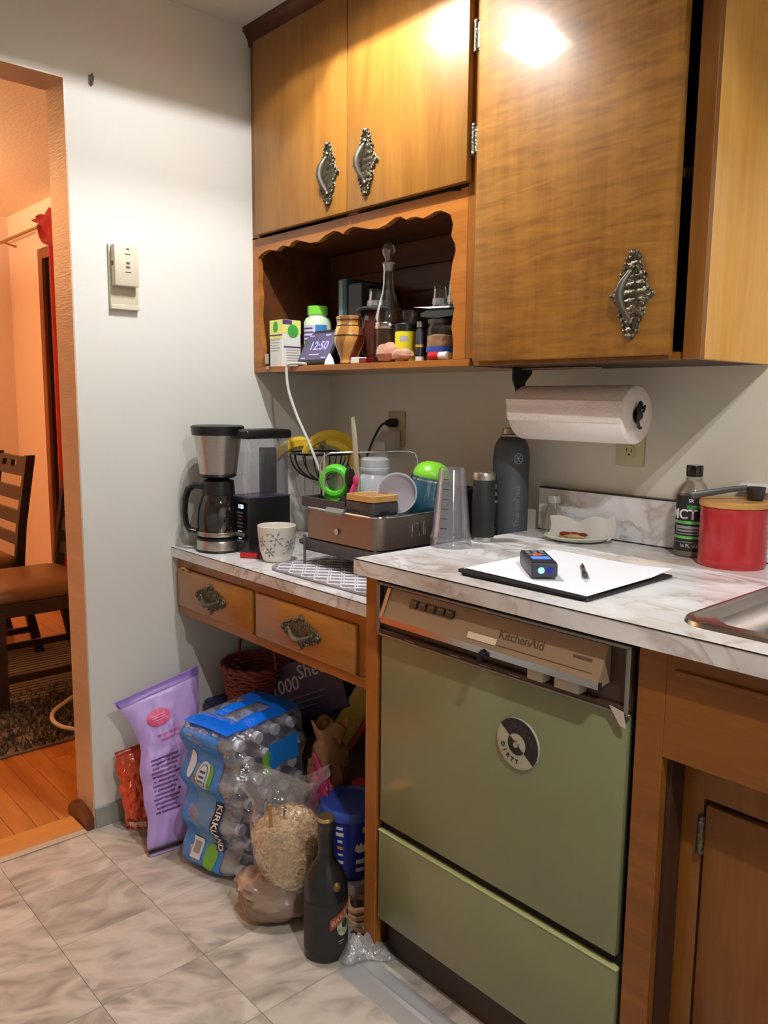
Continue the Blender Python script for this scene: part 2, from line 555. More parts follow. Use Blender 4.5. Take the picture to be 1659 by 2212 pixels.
# dining room
b = B(); b.box(-3.42, -0.118, 0.03, 0.15, 0, 2.42)
struct(b.obj('wall_dining_right', M_dwall, smooth=0), 'warm lit dining room wall with the window')
b = B(); b.box(-3.42, -3.3, -3.2, 0.03, 0, 2.42)
struct(b.obj('wall_dining_far', M_dwall, smooth=0), 'far warm lit wall of the dining room')
b = B(); b.box(-3.42, -0.118, -3.32, -3.2, 0, 2.42)
struct(b.obj('wall_dining_left', M_dwall, smooth=0), 'dining room wall out of view')
b = B(); b.box(-3.42, -0.118, -3.32, 0.15, 2.35, 2.42)
struct(b.obj('ceiling_dining', M_dceil, smooth=0), 'textured dining room ceiling lit orange')

# jamb lining, threshold, base trim
b = B()
b.box(-0.119, 0.001, DJ, DJ + 0.004, 0, HD + 0.004)
b.box(-0.119, 0.001, DO - 0.004, DO, 0, HD + 0.004)
b.box(-0.119, 0.001, DO, DJ, HD, HD + 0.004)
struct(b.obj('trim_1', M_jamb, smooth=0), 'tan varnished lining of the dining room opening')
b = B()
b.prism([(-0.14, 0), (0.004, 0), (0.004, 0.036), (-0.03, 0.049), (-0.07, 0.056), (-0.105, 0.052), (-0.125, 0.034), (-0.14, 0.022)], 'y', DJ - 0.022, DJ)
struct(b.obj('trim_2', M_darkw, smooth=0), 'broken brown wooden base block at the foot of the jamb')
b = B(); b.box(0, 0.007, DJ + 0.004, -0.001, 0, 0.062, 0.002, 1)
struct(b.obj('baseboard_left', mat('grey_vinyl_base', S(150, 148, 142), 0.55)), 'grey vinyl base strip along the white wall')
b = B(); b.box(-0.105, -0.012, DO, DJ - 0.023, 0, 0.007, 0.003, 1)
struct(b.obj('trim_3', wood('threshold_wood', S(190, 122, 58), S(214, 148, 80), 'y', 0.3, 0.3)), 'light wooden threshold strip in the opening')
b = B(); b.box(-0.012, 0.012, DO, DJ - 0.023, 0, 0.004, 0.0015, 1)
struct(b.obj('trim_4', mat('pale_edge', S(196, 176, 150), 0.5)), 'pale edging strip where wood meets tile')
b = B(); b.box(-3.3, -0.118, 0.016, 0.03, 0, 0.09, 0.003, 1)
struct(b.obj('baseboard_dining', M_darkw), 'brown baseboard of the dining room wall')

# kitchen floor of square vinyl tiles
b = B(); b.box(0, 3.3, -3.2, 0, -0.08, -0.004)
floor = struct(b.obj('floor', M_grout, smooth=0), 'beige marbled vinyl tile floor of the kitchen')
TS = 0.2365
xs = [0.0] + [0.2185 + TS * k for k in range(0, 14) if 0.2185 + TS * k < 3.3] + [3.3]
ys = [0.0] + [-0.9055 + TS * k for k in range(3, -11, -1) if -3.2 < -0.9055 + TS * k < -0.02] + [-3.2]
tmesh = {}
for i in range(len(xs) - 1):
    for j in range(len(ys) - 1):
        w, d = xs[i + 1] - xs[i], ys[j] - ys[j + 1]
        key = (round(w, 4), round(d, 4))
        if key not in tmesh:
            g = 0.0004
            t = B(); t.box(-w / 2 + g, w / 2 - g, -d / 2 + g, d / 2 - g, -0.004, 0, 0.0006, 1)
            me = t.mesh('tile', 0); me.materials.append(M_tile)
            tmesh[key] = me
        o = bpy.data.objects.new('tile', tmesh[key]); COL.objects.link(o); o.parent = floor
        o.location = ((xs[i] + xs[i + 1]) / 2, (ys[j] + ys[j + 1]) / 2, 0)

# dining room floor of narrow boards
b = B(); b.box(-3.3, 0, -3.2, 0.03, -0.08, -0.006)
dfloor = struct(b.obj('floor_dining', mat('board_joint', S(60, 32, 14), 0.7), smooth=0), 'orange oak strip floor of the dining room')
pm = {}
pw = 0.064
nrow = int((1.62) / pw)
for r in range(nrow):
    y1 = 0.03 - r * pw
    x = -0.0
    while x > -3.3:
        Lp = random.choice((0.55, 0.75, 0.95))
        x2 = max(-3.3, x - Lp)
        key = round(x - x2, 3)
        if key > 0.02:
            if key not in pm:
                t = B(); t.box(-key / 2 + 0.0006, key / 2 - 0.0006, -pw / 2 + 0.0006, pw / 2 - 0.0006, -0.006, 0, 0.0008, 1)
                me = t.mesh('plank', 0); me.materials.append(M_plank); pm[key] = me
            o = bpy.data.objects.new('plank', pm[key]); COL.objects.link(o); o.parent = dfloor
            o.location = ((x + x2) / 2, y1 - pw / 2, 0)
        x = x2
b = B(); b.box(-3.3, 0, -3.2, 0.03 - nrow * pw, -0.006, 0)
b.obj('plank', M_plank, dfloor, smooth=0)

# window over the sink (night outside)
b = B()
b.box(WX0 - 0.085, WX0, -0.018, 0, WZ0 - 0.02, WZ1 + 0.08, 0.004); b.box(WX1, WX1 + 0.085, -0.018, 0, WZ0 - 0.02, WZ1 + 0.08, 0.004)
b.box(WX0, WX1, -0.018, 0, WZ1, WZ1 + 0.08, 0.004)
wn = struct(b.obj('window_1', mat('window_paint', S(240, 240, 238), 0.35)), 'white trimmed window over the sink')
b = B(); b.box(1.437, WX1 + 0.12, -0.034, 0, 1.062, 1.08, 0.004); b.box(1.45, WX1 + 0.1, -0.012, 0, 1.03, 1.062, 0.002)
b.obj('window_sill', mat('window_paint', S(240, 240, 238), 0.35), wn)
b = B()
for (x0, x1, z0, z1) in ((WX0, WX0 + 0.04, WZ0, WZ1), (WX1 - 0.04, WX1, WZ0, WZ1), (WX0, WX1, WZ0, WZ0 + 0.05), (WX0, WX1, WZ1 - 0.04, WZ1), (2.06, 2.1, WZ0, WZ1)):
    b.box(x0, x1, 0.03, 0.06, z0, z1, 0.003)
b.obj('window_frame', mat('window_paint', S(240, 240, 238), 0.35), wn)
for x0, x1 in ((WX0 + 0.04, 2.06), (2.1, WX1 - 0.04)):
    b = B(); b.box(x0, x1, 0.042, 0.048, WZ0 + 0.05, WZ1 - 0.04)
    b.obj('pane', mat('night_glass', S(10, 12, 18), 0.05), wn, smooth=0)

# ------------------------------------------------------------------ ceiling lamps
def ceiling_lamp(x, y, power, label):
    t = thing('ceiling_lamp', label, 'lamp', (x, y, CEIL))
    h = 0.13
    b = B()
    b.box(-h, h, -h, h, -0.012, 0, 0.003)
    for (x0, x1, y0, y1) in ((-h, h, -h, -h + 0.004), (-h, h, h - 0.004, h), (-h, -h + 0.004, -h, h), (h - 0.004, h, -h, h)):
        b.box(x0, x1, y0, y1, -0.107, 0)
    b.obj('housing', mat('lamp_metal', S(200, 196, 188), 0.4), t, smooth=0)
    for s in (-1, 1):
        b = B(); b.cyl((s * 0.055, 0, -0.012), (s * 0.055, 0, -0.030), 0.018)
        b.obj('socket', M_white, t)
        b = B(); b.sph((s * 0.055, 0, -0.035), 0.011, u=12, v=8); b.obj('bulb', mat('bulb_glow', (1.0, 1.0, 1.0), 0.4, emit=6.0), t)
        ld = bpy.data.lights.new('bulb_light', 'POINT')
        ld.energy = power; ld.color = COL_K; ld.shadow_soft_size = 0.010
        lo = bpy.data.objects.new('bulb_light', ld); COL.objects.link(lo); lo.parent = t
        lo.location = (s * 0.055, 0, -0.050)
    return t
ceiling_lamp(LAMP_A[0], LAMP_A[1], P_A, 'square ceiling lamp above the desk counter')
ceiling_lamp(LAMP_B[0], LAMP_B[1], P_B, 'square ceiling lamp over the middle of the kitchen')

# ------------------------------------------------------------------ ornate pulls
def pull_mesh():
    """long axis z, outward -y"""
    b = B()
    L = 0.082
    def w(t):
        a = abs(t)
        base = 0.010 + 0.026 * max(0.0, 1 - a) ** 1.15
        bump = 0.011 * math.exp(-((a) / 0.13) ** 2) + 0.0045 * math.exp(-((a - 0.42) / 0.09) ** 2) + 0.004 * math.exp(-((a - 0.78) / 0.05) ** 2)
        rip = 0.0016 * math.sin(46 * a)
        end = 1.0 if a < 0.9 else math.sqrt(max(0.0, 1 - ((a - 0.9) / 0.1) ** 2)) * 0.8 + 0.2
        return (base + bump + rip) * end
    nu, nv = 60, 12
    def front(u, v):
        t = 2 * u - 1
        s = 2 * v - 1
        d = 0.004 + 0.003 * abs(math.sin(t * 15 + 1)) * (1 - abs(s) ** 3) + 0.0022 * math.sin(t * 38 + s * 4) * math.cos(s * 7)
        if abs(s) > 0.98:
            d = 0.0005
        return (s * w(t), -d, t * L)
    b.grid(front, nu, nv)
    # beads along the rim
    for k in range(-8, 9):
        t = k / 8.6
        for sg in (-1, 1):
            b.sph((sg * (w(t) - 0.002), -0.006, t * L), 0.0032, (1, 1, 1.2), 6, 4)
    for sg in (-1, 1):
        b.sph((0, -0.008, sg * L * 0.93), 0.006, (1, 0.8, 1), 8, 6)
        b.sph((0, -0.008, sg * L * 0.62), 0.0065, (1, 0.8, 1), 8, 6)
    return b.mesh('pull_plate', 50)
def bail_mesh():
    b = B()
    pts = []
    for k in range(13):
        t = -1 + 2 * k / 12
        pts.append((-0.016 * math.cos(t * PI / 2), -0.008 - 0.014 * math.cos(t * PI / 2), t * 0.046))
    rs = [0.003 + 0.0052 * math.cos((-1 + 2 * k / 12) * PI / 2) for k in range(13)]
    b.tube(pts, rs, 8, flat=0.45)
    return b.mesh('pull_bail', 50)
PULL, BAIL = pull_mesh(), bail_mesh()
M_bail = mat('worn_metal', S(98, 92, 82), 0.42, 0.8)
def pull(parent, M):
    o = ob('handle', PULL, M_brass, parent, M)
    o['label'] = 'ornate antique metal pull plate'
    ob('handle_bail', BAIL, M_bail, o)
    return o

def hinge(parent, x, y, z, h=0.06):
    b = B()
    b.cyl((x, y, z - h / 2), (x, y, z + h / 2), 0.005, n=10)
    b.sph((x, y, z + h / 2), 0.006, u=8, v=6); b.sph((x, y, z - h / 2), 0.006, u=8, v=6)
    b.box(x - 0.001, x + 0.014, y - 0.001, y + 0.004, z - h / 2 + 0.004, z + h / 2 - 0.004)
    return b.obj('hinge', M_brass, parent)

# ------------------------------------------------------------------ upper cabinet with the open niche
UF = -0.306      # face frame plane
ZU = 1.3264
ct = thing('wall_cabinet', 'honey brown two-door wall cabinet with an open scalloped shelf below', 'cabinet', (0, 0, 0))
b = B()
b.box(0.0, 0.016, UF + 0.016, -0.002, ZU, 2.315)          # side at the wall
b.box(0.893, 0.910, UF + 0.016, -0.002, ZU, 2.315)
b.box(0.016, 0.893, UF + 0.016, -0.002, 1.712, 1.728)     # niche top
b.box(0.016, 0.893, UF + 0.016, -0.002, 2.30, 2.315)
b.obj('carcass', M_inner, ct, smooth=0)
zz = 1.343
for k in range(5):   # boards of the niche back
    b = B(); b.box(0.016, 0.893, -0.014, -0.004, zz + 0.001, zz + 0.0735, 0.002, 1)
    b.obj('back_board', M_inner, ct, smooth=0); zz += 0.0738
b = B(); b.box(0, 0.91, UF, -0.002, ZU, 1.343, 0.001, 1)
b.obj('shelf', M_framex, ct, smooth=0)
b = B()
b.box(0, 0.040, UF, UF + 0.016, 1.7285, 2.315, 0.001, 1)
b.box(0.895, 0.921, UF, UF + 0.016, 1.343, 2.335, 0.001, 1)
b.box(0.04, 0.895, UF + 0.0005, UF + 0.016, 2.27, 2.315)
b.box(0.465, 0.505, UF + 0.0005, UF + 0.016, 1.73, 2.27)
b.obj('face_frame', M_frame, ct, smooth=0)
# scalloped valance: board with a wavy cut-out
sc = [[0.040,1.343],[0.050,1.40],[0.040,1.45],[0.030,1.50],[0.038,1.56],[0.030,1.60],[0.033,1.63],[0.031,1.656],[0.03,1.673],[0.043,1.681],[0.07,1.688],[0.092,1.69],[0.129,1.682],[0.147,1.691],[0.165,1.693],[0.193,1.686],[0.207,1.696],[0.228,1.7],[0.262,1.692],[0.295,1.683],[0.334,1.682],[0.365,1.694],[0.402,1.701],[0.427,1.695],[0.442,1.687],[0.456,1.695],[0.485,1.7],[0.52,1.692],[0.553,1.684],[0.586,1.681],[0.618,1.687],[0.649,1.698],[0.669,1.698],[0.69,1.687],[0.705,1.69],[0.724,1.689],[0.749,1.681],[0.772,1.686],[0.791,1.691],[0.809,1.69],[0.828,1.682],[0.841,1.675],[0.849,1.652],[0.843,1.628],[0.857,1.607],[0.859,1.591],[0.849,1.564],[0.843,1.523],[0.848,1.491],[0.858,1.46],[0.85,1.42],[0.858,1.38],[0.856,1.343]]
sm = []
for k in range(len(sc) - 1):
    (xa, za), (xb, zb) = sc[k], sc[k + 1]
    sm.append((xa, za)); sm.append(((xa + xb) / 2, (za + zb) / 2))
sm.append(tuple(sc[-1]))
b = B()
n = len(sm)
def outer(p):
    x, z = p
    if x < 0.06 and z < 1.66: return (0.0, z)
    if x > 0.835 and z < 1.66: return (0.895, z)
    if x < 0.045: return (0.0, 1.66 + (z - 1.656) * 3)
    if x > 0.835: return (0.895, 1.66 + max(0, (z - 1.655)) * 3)
    return (x, 1.7285)
oo = [outer(p) for p in sm]
for y in (UF, UF + 0.016):
    A = [b.bm.verts.new((x, y, z)) for x, z in sm]; D = [b.bm.verts.new((x, y, z)) for x, z in oo]
    for k in range(n - 1):
        try: b.bm.faces.new([A[k], A[k + 1], D[k + 1], D[k]])
        except ValueError: pass
    if y == UF: A0 = A
for k in range(n - 1):
    b.bm.faces.new([A0[k], A0[k + 1], A[k + 1], A[k]])
b.box(0.0, 0.022, UF + 0.0002, UF + 0.0158, 1.655, 1.7285); b.box(0.872, 0.895, UF + 0.0002, UF + 0.0158, 1.655, 1.7285)
b.obj('scalloped_valance', M_framex, ct, smooth=0)
for (x0, x1, hx) in ((0.045, 0.4805, 0.407), (0.4845, 0.906, 0.5625)):
    b = B(); b.box(x0, x1, UF - 0.0205, UF - 0.001, 1.7355, 2.283, 0.003, 2)
    d = b.obj('door', M_door, ct)
    pull(d, T(hx, UF - 0.0205, 1.843))
hinge(ct, 0.918, UF - 0.012, 1.822); hinge(ct, 0.919, UF - 0.012, 2.038); 
b = B(); b.box(0.066, 0.084, UF - 0.003, UF, 1.352, 1.382, 0.001, 1); b.box(0.075, 0.092, UF - 0.006, UF - 0.001, 1.335, 1.345, 0.001, 1)
b.obj('catch', M_steel, ct)

# ------------------------------------------------------------------ tall single-door upper cabinet
ct2 = thing('wall_cabinet', 'wall cabinet with one tall figured-wood door standing slightly ajar', 'cabinet', (0.921, 0, 0))
x0 = 0.921
b = B()
b.box(0.001, 0.016, UF + 0.016, -0.002, ZU, 2.33); b.box(0.016, 0.536, UF + 0.016, -0.002, ZU, ZU + 0.016)
b.box(0.016, 0.536, -0.01, -0.002, ZU + 0.016, 2.33); b.box(0.016, 0.536, UF + 0.016, -0.002, 2.314, 2.33)
b.box(0.016, 0.536, UF + 0.03, -0.01, 1.66, 1.676); b.box(0.016, 0.536, UF + 0.03, -0.01, 1.98, 1.996)
b.obj('carcass', mat('inner_dark_wood', S(70, 44, 24), 0.6), ct2, smooth=0)
b = B(); b.box(0.536, 0.5523, UF + 0.0162, -0.001, ZU, 2.334, 0.001, 1)
b.obj('end_panel', M_endp_lit, ct2, smooth=0)
b = B()
b.box(0.001, 0.02, UF, UF + 0.016, ZU, 2.334, 0.001, 1)
b.box(0.517, 0.5523, UF, UF + 0.016, ZU, 2.334, 0.001, 1)
b.box(0.02, 0.512, UF + 0.0004, UF + 0.016, ZU, 1.340)
b.box(0.02, 0.512, UF + 0.0004, UF + 0.016, 2.30, 2.334)
b.obj('face_frame', M_frame, ct2, smooth=0)
b = B(); b.box(0, 0.489, -0.020, 0, 1.3345, 2.296, 0.003, 2)
bd = b.obj('door', M_bigdoor, ct2, M=T(0.016, UF - 0.002, 0) @ RZ(math.radians(-1.2)))
pull(bd, T(0.412, -0.020, 1.447))
for z in (1.822, 2.038, 1.40): hinge(ct2, 0.010, UF - 0.008, z)

# crown moulding
b = B()
b.prism([(UF - 0.026, CEIL), (UF, CEIL), (UF, 2.285), (UF - 0.006, 2.285), (UF - 0.008, 2.30), (UF - 0.018, 2.315), (UF - 0.026, 2.322)], 'x', 0.0005, 1.4735)
struct(b.obj('trim_5', M_darkw), 'brown crown moulding between wall cabinets and ceiling')

# ------------------------------------------------------------------ base run
HL, DL = 0.804, -0.6065
dk = thing('desk_cabinet', 'low brown desk unit with two drawers hung under the marbled counter', 'cabinet', (0, 0, 0))
b = B()
DFa = -0.586
b.box(0.004, 0.905, DFa, DFa + 0.018, 0.744, 0.7745)
b.box(0.004, 0.905, DFa - 0.004, DFa + 0.018, 0.600, 0.626, 0.002, 1)
b.box(0.004, 0.020, DFa, DFa + 0.018, 0.626, 0.744); b.box(0.421, 0.441, DFa, DFa + 0.018, 0.626, 0.744); b.box(0.85, 0.905, DFa, DFa + 0.018, 0.626, 0.744)
b.obj('face_frame', M_framex, dk, smooth=0)
b = B(); b.box(0.004, 0.905, DFa + 0.018, -0.003, 0.6001, 0.606); b.box(0.004, 0.016, DFa + 0.018, -0.003, 0.606, 0.774); b.box(0.893, 0.905, DFa + 0.018, -0.003, 0.606, 0.774)
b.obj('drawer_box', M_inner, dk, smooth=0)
for (xa, xb, hx) in ((0.0195, 0.4195, 0.2175), (0.4425, 0.8485, 0.6475)):
    b = B(); b.box(xa, xb, DFa - 0.012, DFa + 0.012, 0.627, 0.7425, 0.004, 2)
    d = b.obj('drawer', M_drawer, dk)
    pull(d, T(hx, DFa - 0.012, 0.684) @ RY(-PI / 2) @ Matrix.Scale(0.95, 4))
b = B(); b.tube([(0.055, DFa - 0.012, 0.741), (0.06, DFa - 0.018, 0.748), (0.075, DFa - 0.019, 0.750), (0.09, DFa - 0.018, 0.746), (0.096, DFa - 0.012, 0.741)], 0.004, 6)
b.obj('chipped_edge', M_drawer, dk)

wt = thing('worktop', 'low marbled laminate counter holding the coffee maker and dish rack', 'worktop', (0, 0, 0))
b = B(); b.box(0.002, 0.9075, DL, -0.002, HL - 0.0291, HL)
b.obj('slab', M_marble, wt, smooth=0)
b = B(); b.box(0.002, 0.9075, DL - 0.0008, DL + 0.0004, HL - 0.0014, HL + 0.0002)
b.obj('edge_seam', M_dark, wt, smooth=0)
b = B(); b.box(0.002, 0.9075, -0.02, -0.002, HL, 0.905)
struct(b.obj('trim_6', M_marble, smooth=0), 'marbled low backsplash behind the desk counter')

HC, DC, XC = 0.914, -0.6526, 0.9086
wt2 = thing('worktop', 'high marbled laminate counter with raised backsplash around the sink', 'worktop', (0, 0, 0))
b = B()
SX0, SX1, SY0, SY1 = 1.632, 2.36, -0.572, -0.10
b.box(XC, SX0, DC, -0.002, HC - 0.033, HC); b.box(SX0, SX1, DC, SY0, HC - 0.033, HC)
b.box(SX0, SX1, SY1, -0.002, HC - 0.033, HC); b.box(SX1, 3.29, DC, -0.002, HC - 0.033, HC)
b.obj('slab', M_marble, wt2, smooth=0)
b = B(); b.box(XC - 0.0006, 3.29, DC - 0.0008, DC + 0.0004, HC - 0.0016, HC + 0.0002)
b.obj('edge_seam', M_dark, wt2, smooth=0)
b = B(); b.box(XC, 3.29, -0.0203, -0.002, HC + 0.001, 1.0235)
bsp = struct(b.obj('trim_7', M_marble, smooth=0), 'marbled backsplash strip behind the high counter')
b = B(); b.box(XC, 3.29, -0.0225, -0.018, HC, HC + 0.0025); b.box(XC, 3.29, -0.0215, -0.002, 1.0232, 1.0262)
b.obj('joint_strip', mat('joint_metal', S(60, 54, 52), 0.4, 0.6), bsp, smooth=0)

ep = thing('cabinet_end_panel', 'brown wooden end panel and stile at the left of the dishwasher', 'panel', (0.93, 0, 0))
b = B(); b.box(-0.0155, -0.002, -0.603, -0.003, 0.0, 0.8805)
b.obj('side_panel', M_basew, ep, smooth=0)
b = B(); b.box(-0.0155, 0.0215, -0.622, -0.603, 0.0, 0.8805, 0.001, 1)
b.obj('stile', wood('stile_wood', S(140, 82, 30), S(164, 100, 40), 'z', 0.35, 0.25), ep, smooth=0)

# ------------------------------------------------------------------ dishwasher
dw = thing('dishwasher', 'old avocado green dishwasher with brown control panel and chrome strip', 'dishwasher', (0.957, 0, 0))
M_green = mat('avocado_enamel', S(124, 126, 90), 0.3, coat=0.2, var=0.03, vscale=4)
M_brownp = mat('brown_panel', S(62, 42, 30), 0.35)
M_tan = mat('tan_panel', S(140, 116, 90), 0.4)
M_alu = mat('aluminium_trim', S(150, 144, 140), 0.35, 0.9)
FW = 0.600
FY = -0.6205
b = B(); b.box(0.004, FW - 0.004, -0.58, -0.05, 0.02, 0.862)
b.obj('tub', M_dark, dw, smooth=0)
b = B(); b.box(0.006, FW - 0.006, FY, FY + 0.02, 0.334, 0.754, 0.003, 2)
b.obj('door_panel', M_green, dw)
b = B(); b.box(0.002, FW - 0.002, FY, FY + 0.02, 0.100, 0.3115, 0.003, 2)
b.obj('lower_panel', M_green, dw)
b = B(); b.box(0.002, FW - 0.002, FY + 0.016, FY + 0.03, 0.311, 0.335)
b.obj('panel_gap', M_dark, dw, smooth=0)
b = B(); b.box(0.002, FW - 0.002, FY - 0.001, FY + 0.012, 0.3095, 0.3125, 0.0008, 1)
b.obj('bright_edge', mat('light_green_edge', S(190, 196, 140), 0.3), dw)
b = B(); b.box(0.0, FW, -0.585, -0.575, 0.0, 0.099)
b.obj('toe_kick', mat('toe_kick_brown', S(52, 38, 26), 0.6), dw, smooth=0)
# control area
b = B()
b.box(0.002, FW - 0.002, FY + 0.004, FY + 0.02, 0.757, 0.865)
b.box(0.002, FW - 0.002, FY - 0.006, FY + 0.004, 0.757, 0.768, 0.002, 1)
b.obj('control_recess', M_brownp, dw, smooth=0)
b = B()
b.box(-0.004, 0.006, FY - 0.007, FY + 0.004, 0.752, 0.867, 0.002, 1); b.box(FW - 0.012, FW - 0.003, FY - 0.007, FY + 0.004, 0.752, 0.867, 0.002, 1)
b.box(-0.004, FW - 0.003, FY - 0.007, FY + 0.004, 0.8625, 0.868, 0.001, 1)
b.box(0.0, FW, FY - 0.007, FY + 0.001, 0.7535, 0.758, 0.001, 1)
b.obj('metal_trim', M_alu, dw)
b = B()   # tilted console: leans out towards its bottom edge
X0, X1 = 0.043, 0.556
zt, zb, yt, yb = 0.861, 0.802, FY - 0.004, FY - 0.030
b.prism([(yt, zt), (yb, zb), (yb + 0.004, zb - 0.008), (FY + 0.004, zb - 0.004), (FY + 0.004, zt)], 'x', X0, X1)
con = b.obj('console', M_tan, dw, smooth=0)
ang = math.atan2(yt - yb, zt - zb)
def onc(u, v):   # u along x, v up the slope from the bottom edge
    k = v / math.hypot(zt - zb, yt - yb)
    return Vector((u, yb + (yt - yb) * k - 0.0006, zb + (zt - zb) * k))
CM = lambda u, v: T(*onc(u, v)) @ RX(-ang)
b = B(); b.prism([(yb - 0.003, zb + 0.004), (yb - 0.003, zb - 0.009), (yb + 0.008, zb - 0.012), (yb + 0.008, zb + 0.001)], 'x', X0 - 0.004, X1 + 0.002)
b.obj('chrome_strip', M_chrome, con, smooth=0)
b = B(); b.prism([(yt - 0.003, zt), (yb - 0.003, zb), (yb + 0.01, zb - 0.01), (yt + 0.006, zt)], 'x', X0 - 0.010, X0)
b.obj('console_end', M_alu, con, smooth=0)
for k in range(5):
    b = B(); b.box(-0.0105, 0.0105, -0.004, 0.001, -0.008, 0.008, 0.001, 1)
    b.obj('push_button', M_blackg, con, M=CM(0.118 + k * 0.0245, 0.045))
    b = B(); b.box(-0.006, 0.006, -0.0046, -0.0040, -0.0005, 0.001)
    b.obj('button_mark', mat('gold_print', S(150, 130, 90), 0.5), con, M=CM(0.118 + k * 0.0245, 0.047))
b = B(); b.box(-0.034, 0.034, -0.001, 0.0005, -0.006, 0.006); b.obj('worn_label', mat('pale_label', S(214, 200, 168), 0.6), con, M=CM(0.305, 0.018))
txt('KitchenAid', 0.022, mat('brown_print', S(86, 66, 44), 0.6), con, CM(0.39, 0.034), bold=0.008)
b = B(); b.box(-0.018, 0.018, -0.0006, 0.0005, -0.0022, 0.0022); b.obj('model_mark', mat('brown_print', S(86, 66, 44), 0.6), con, M=CM(0.517, 0.034))
b = B(); b.box(-0.11, 0.11, -0.0005, 0.0005, -0.0004, 0.0004); b.obj('print_line', mat('brown_print', S(86, 66, 44), 0.6), con, M=CM(0.43, 0.014))
b = B(); b.tube([(0.318, yb - 0.004, zb - 0.004), (0.318, yb - 0.014, zb - 0.010), (0.318, yb - 0.010, zb - 0.022)], 0.006, 8)
b.obj('latch_lever', M_blackg, dw)
for xx, w in ((0.425, 0.017), (0.490, 0.025)):
    b = B(); b.box(xx - w, xx + w, FY - 0.022, FY + 0.004, 0.770, 0.7895, 0.003, 2)
    b.obj('rocker_switch', mat('pale_switch', S(176, 166, 148), 0.3), dw)
for xx in (0.10, 0.225, 0.30, 0.37):
    b = B(); b.box(xx - 0.012, xx + 0.012, FY - 0.0075, FY - 0.006, 0.7605, 0.7625)
    b.obj('dial_mark', M_alu, dw, smooth=0)
b = B(); b.prism([(FW - 0.035, 0.765), (FW - 0.010, 0.760), (FW - 0.004, 0.735), (FW - 0.014, 0.737)], 'y', FY - 0.0095, FY - 0.0072)
b.obj('tape_tab', mat('pale_tape', S(190, 176, 166), 0.5), dw, smooth=0)

# magnet on the dishwasher
mg = thing('magnet', 'round black and white clean-dirty magnet stuck on the green dishwasher', 'magnet', (1.337, FY - 0.0005, 0.636))
mg.scale = (1.06, 1.06, 1.06)
b = B(); b.lathe([(0, 0), (0.0445, 0), (0.0445, 0.004), (0.040, 0.0055), (0, 0.0055)], 40, M=RX(PI / 2))
b.obj('disc', mat('magnet_white', S(176, 174, 152), 0.35), mg)
b = B()
a0, a1 = math.radians(-38), math.radians(142)
b.grid(lambda u, v: ((0.019 + 0.026 * v) * math.cos(a0 + (a1 - a0) * u), -0.0062, (0.019 + 0.026 * v) * math.sin(a0 + (a1 - a0) * u)), 30, 1)
b.obj('dark_half', M_ink, mg, smooth=0)
b = B()
b.grid(lambda u, v: ((0.009 + 0.010 * v) * math.cos(a0 + PI + (a1 - a0) * u), -0.0064, (0.009 + 0.010 * v) * math.sin(a0 + PI + (a1 - a0) * u)), 24, 1)
b.prism([(-0.012, 0.006), (-0.003, 0.004), (0.008, -0.008), (-0.006, -0.012)], 'y', -0.0066, -0.006)
b.obj('arrow_print', M_ink, mg, smooth=0)
b = B(); b.lathe([(0, 0), (0.006, 0), (0.005, 0.004), (0, 0.005)], 16, M=T(0, -0.0062, 0) @ RX(PI / 2)); b.obj('rivet', M_steel, mg)
for k, ch in enumerate('DIRTY'):
    a = math.radians(196 + k * 19)
    txt(ch, 0.011, M_ink, mg, T(0.031 * math.cos(a), -0.006, 0.031 * math.sin(a)) @ RY(-(a + PI / 2)), bold=0.02)
for k, ch in enumerate('CLEAN'):
    a = math.radians(95 - k * 19)
    txt(ch, 0.009, mat('grey_ink', S(70, 68, 66), 0.6), mg, T(0.033 * math.cos(a), -0.0066, 0.033 * math.sin(a)) @ RY(-(a - PI / 2)))

# ------------------------------------------------------------------ sink cabinet
sk = thing('sink_cabinet', 'brown wooden sink cabinet with a recessed door', 'cabinet', (1.561, 0, 0))
SF = -0.622
b = B()
b.box(0.0045, 0.052, SF, SF + 0.02, 0.0, 0.8805, 0.001, 1)
b.box(0.052, 1.2, SF, SF + 0.02, 0.707, 0.8805, 0.001, 1)
b.obj('face_frame', M_basex, sk, smooth=0)
b = B(); b.box(0.066, 1.1, SF - 0.008, SF, 0.843, 0.851, 0.002, 2)
b.obj('rail_bead', M_basex, sk)
b = B(); b.box(0.052, 0.06, SF + 0.02, -0.56, 0, 0.707); b.box(0.052, 1.2, SF + 0.02, -0.56, 0.7, 0.707)
b.obj('recess_lining', mat('recess_wood', S(58, 32, 18), 0.5), sk, smooth=0)
b = B()
RB = -0.56
b.box(0.060, 0.094, RB, RB + 0.018, 0.09, 0.700); b.box(0.094, 1.2, RB, RB + 0.018, 0.635, 0.700); b.box(0.094, 1.2, RB, RB + 0.018, 0.0, 0.12)
b.obj('inner_frame', M_basew, sk, smooth=0)
b = B(); b.box(0.099, 0.56, RB - 0.004, RB + 0.016, 0.125, 0.627, 0.003, 2)
sd = b.obj('door', M_basew, sk)
b = B(); b.cyl((0.0935, RB - 0.004, 0.545), (0.0935, RB - 0.004, 0.60), 0.006, n=10); b.sph((0.0935, RB - 0.004, 0.603), 0.006, u=8, v=6)
b.obj('hinge', M_brass, sk)
b = B(); b.box(0.006, 0.02, SF + 0.02, -0.003, 0, 0.88); b.box(0.02, 1.2, -0.04, -0.003, 0, 0.70)
b.obj('carcass', M_inner, sk, smooth=0)
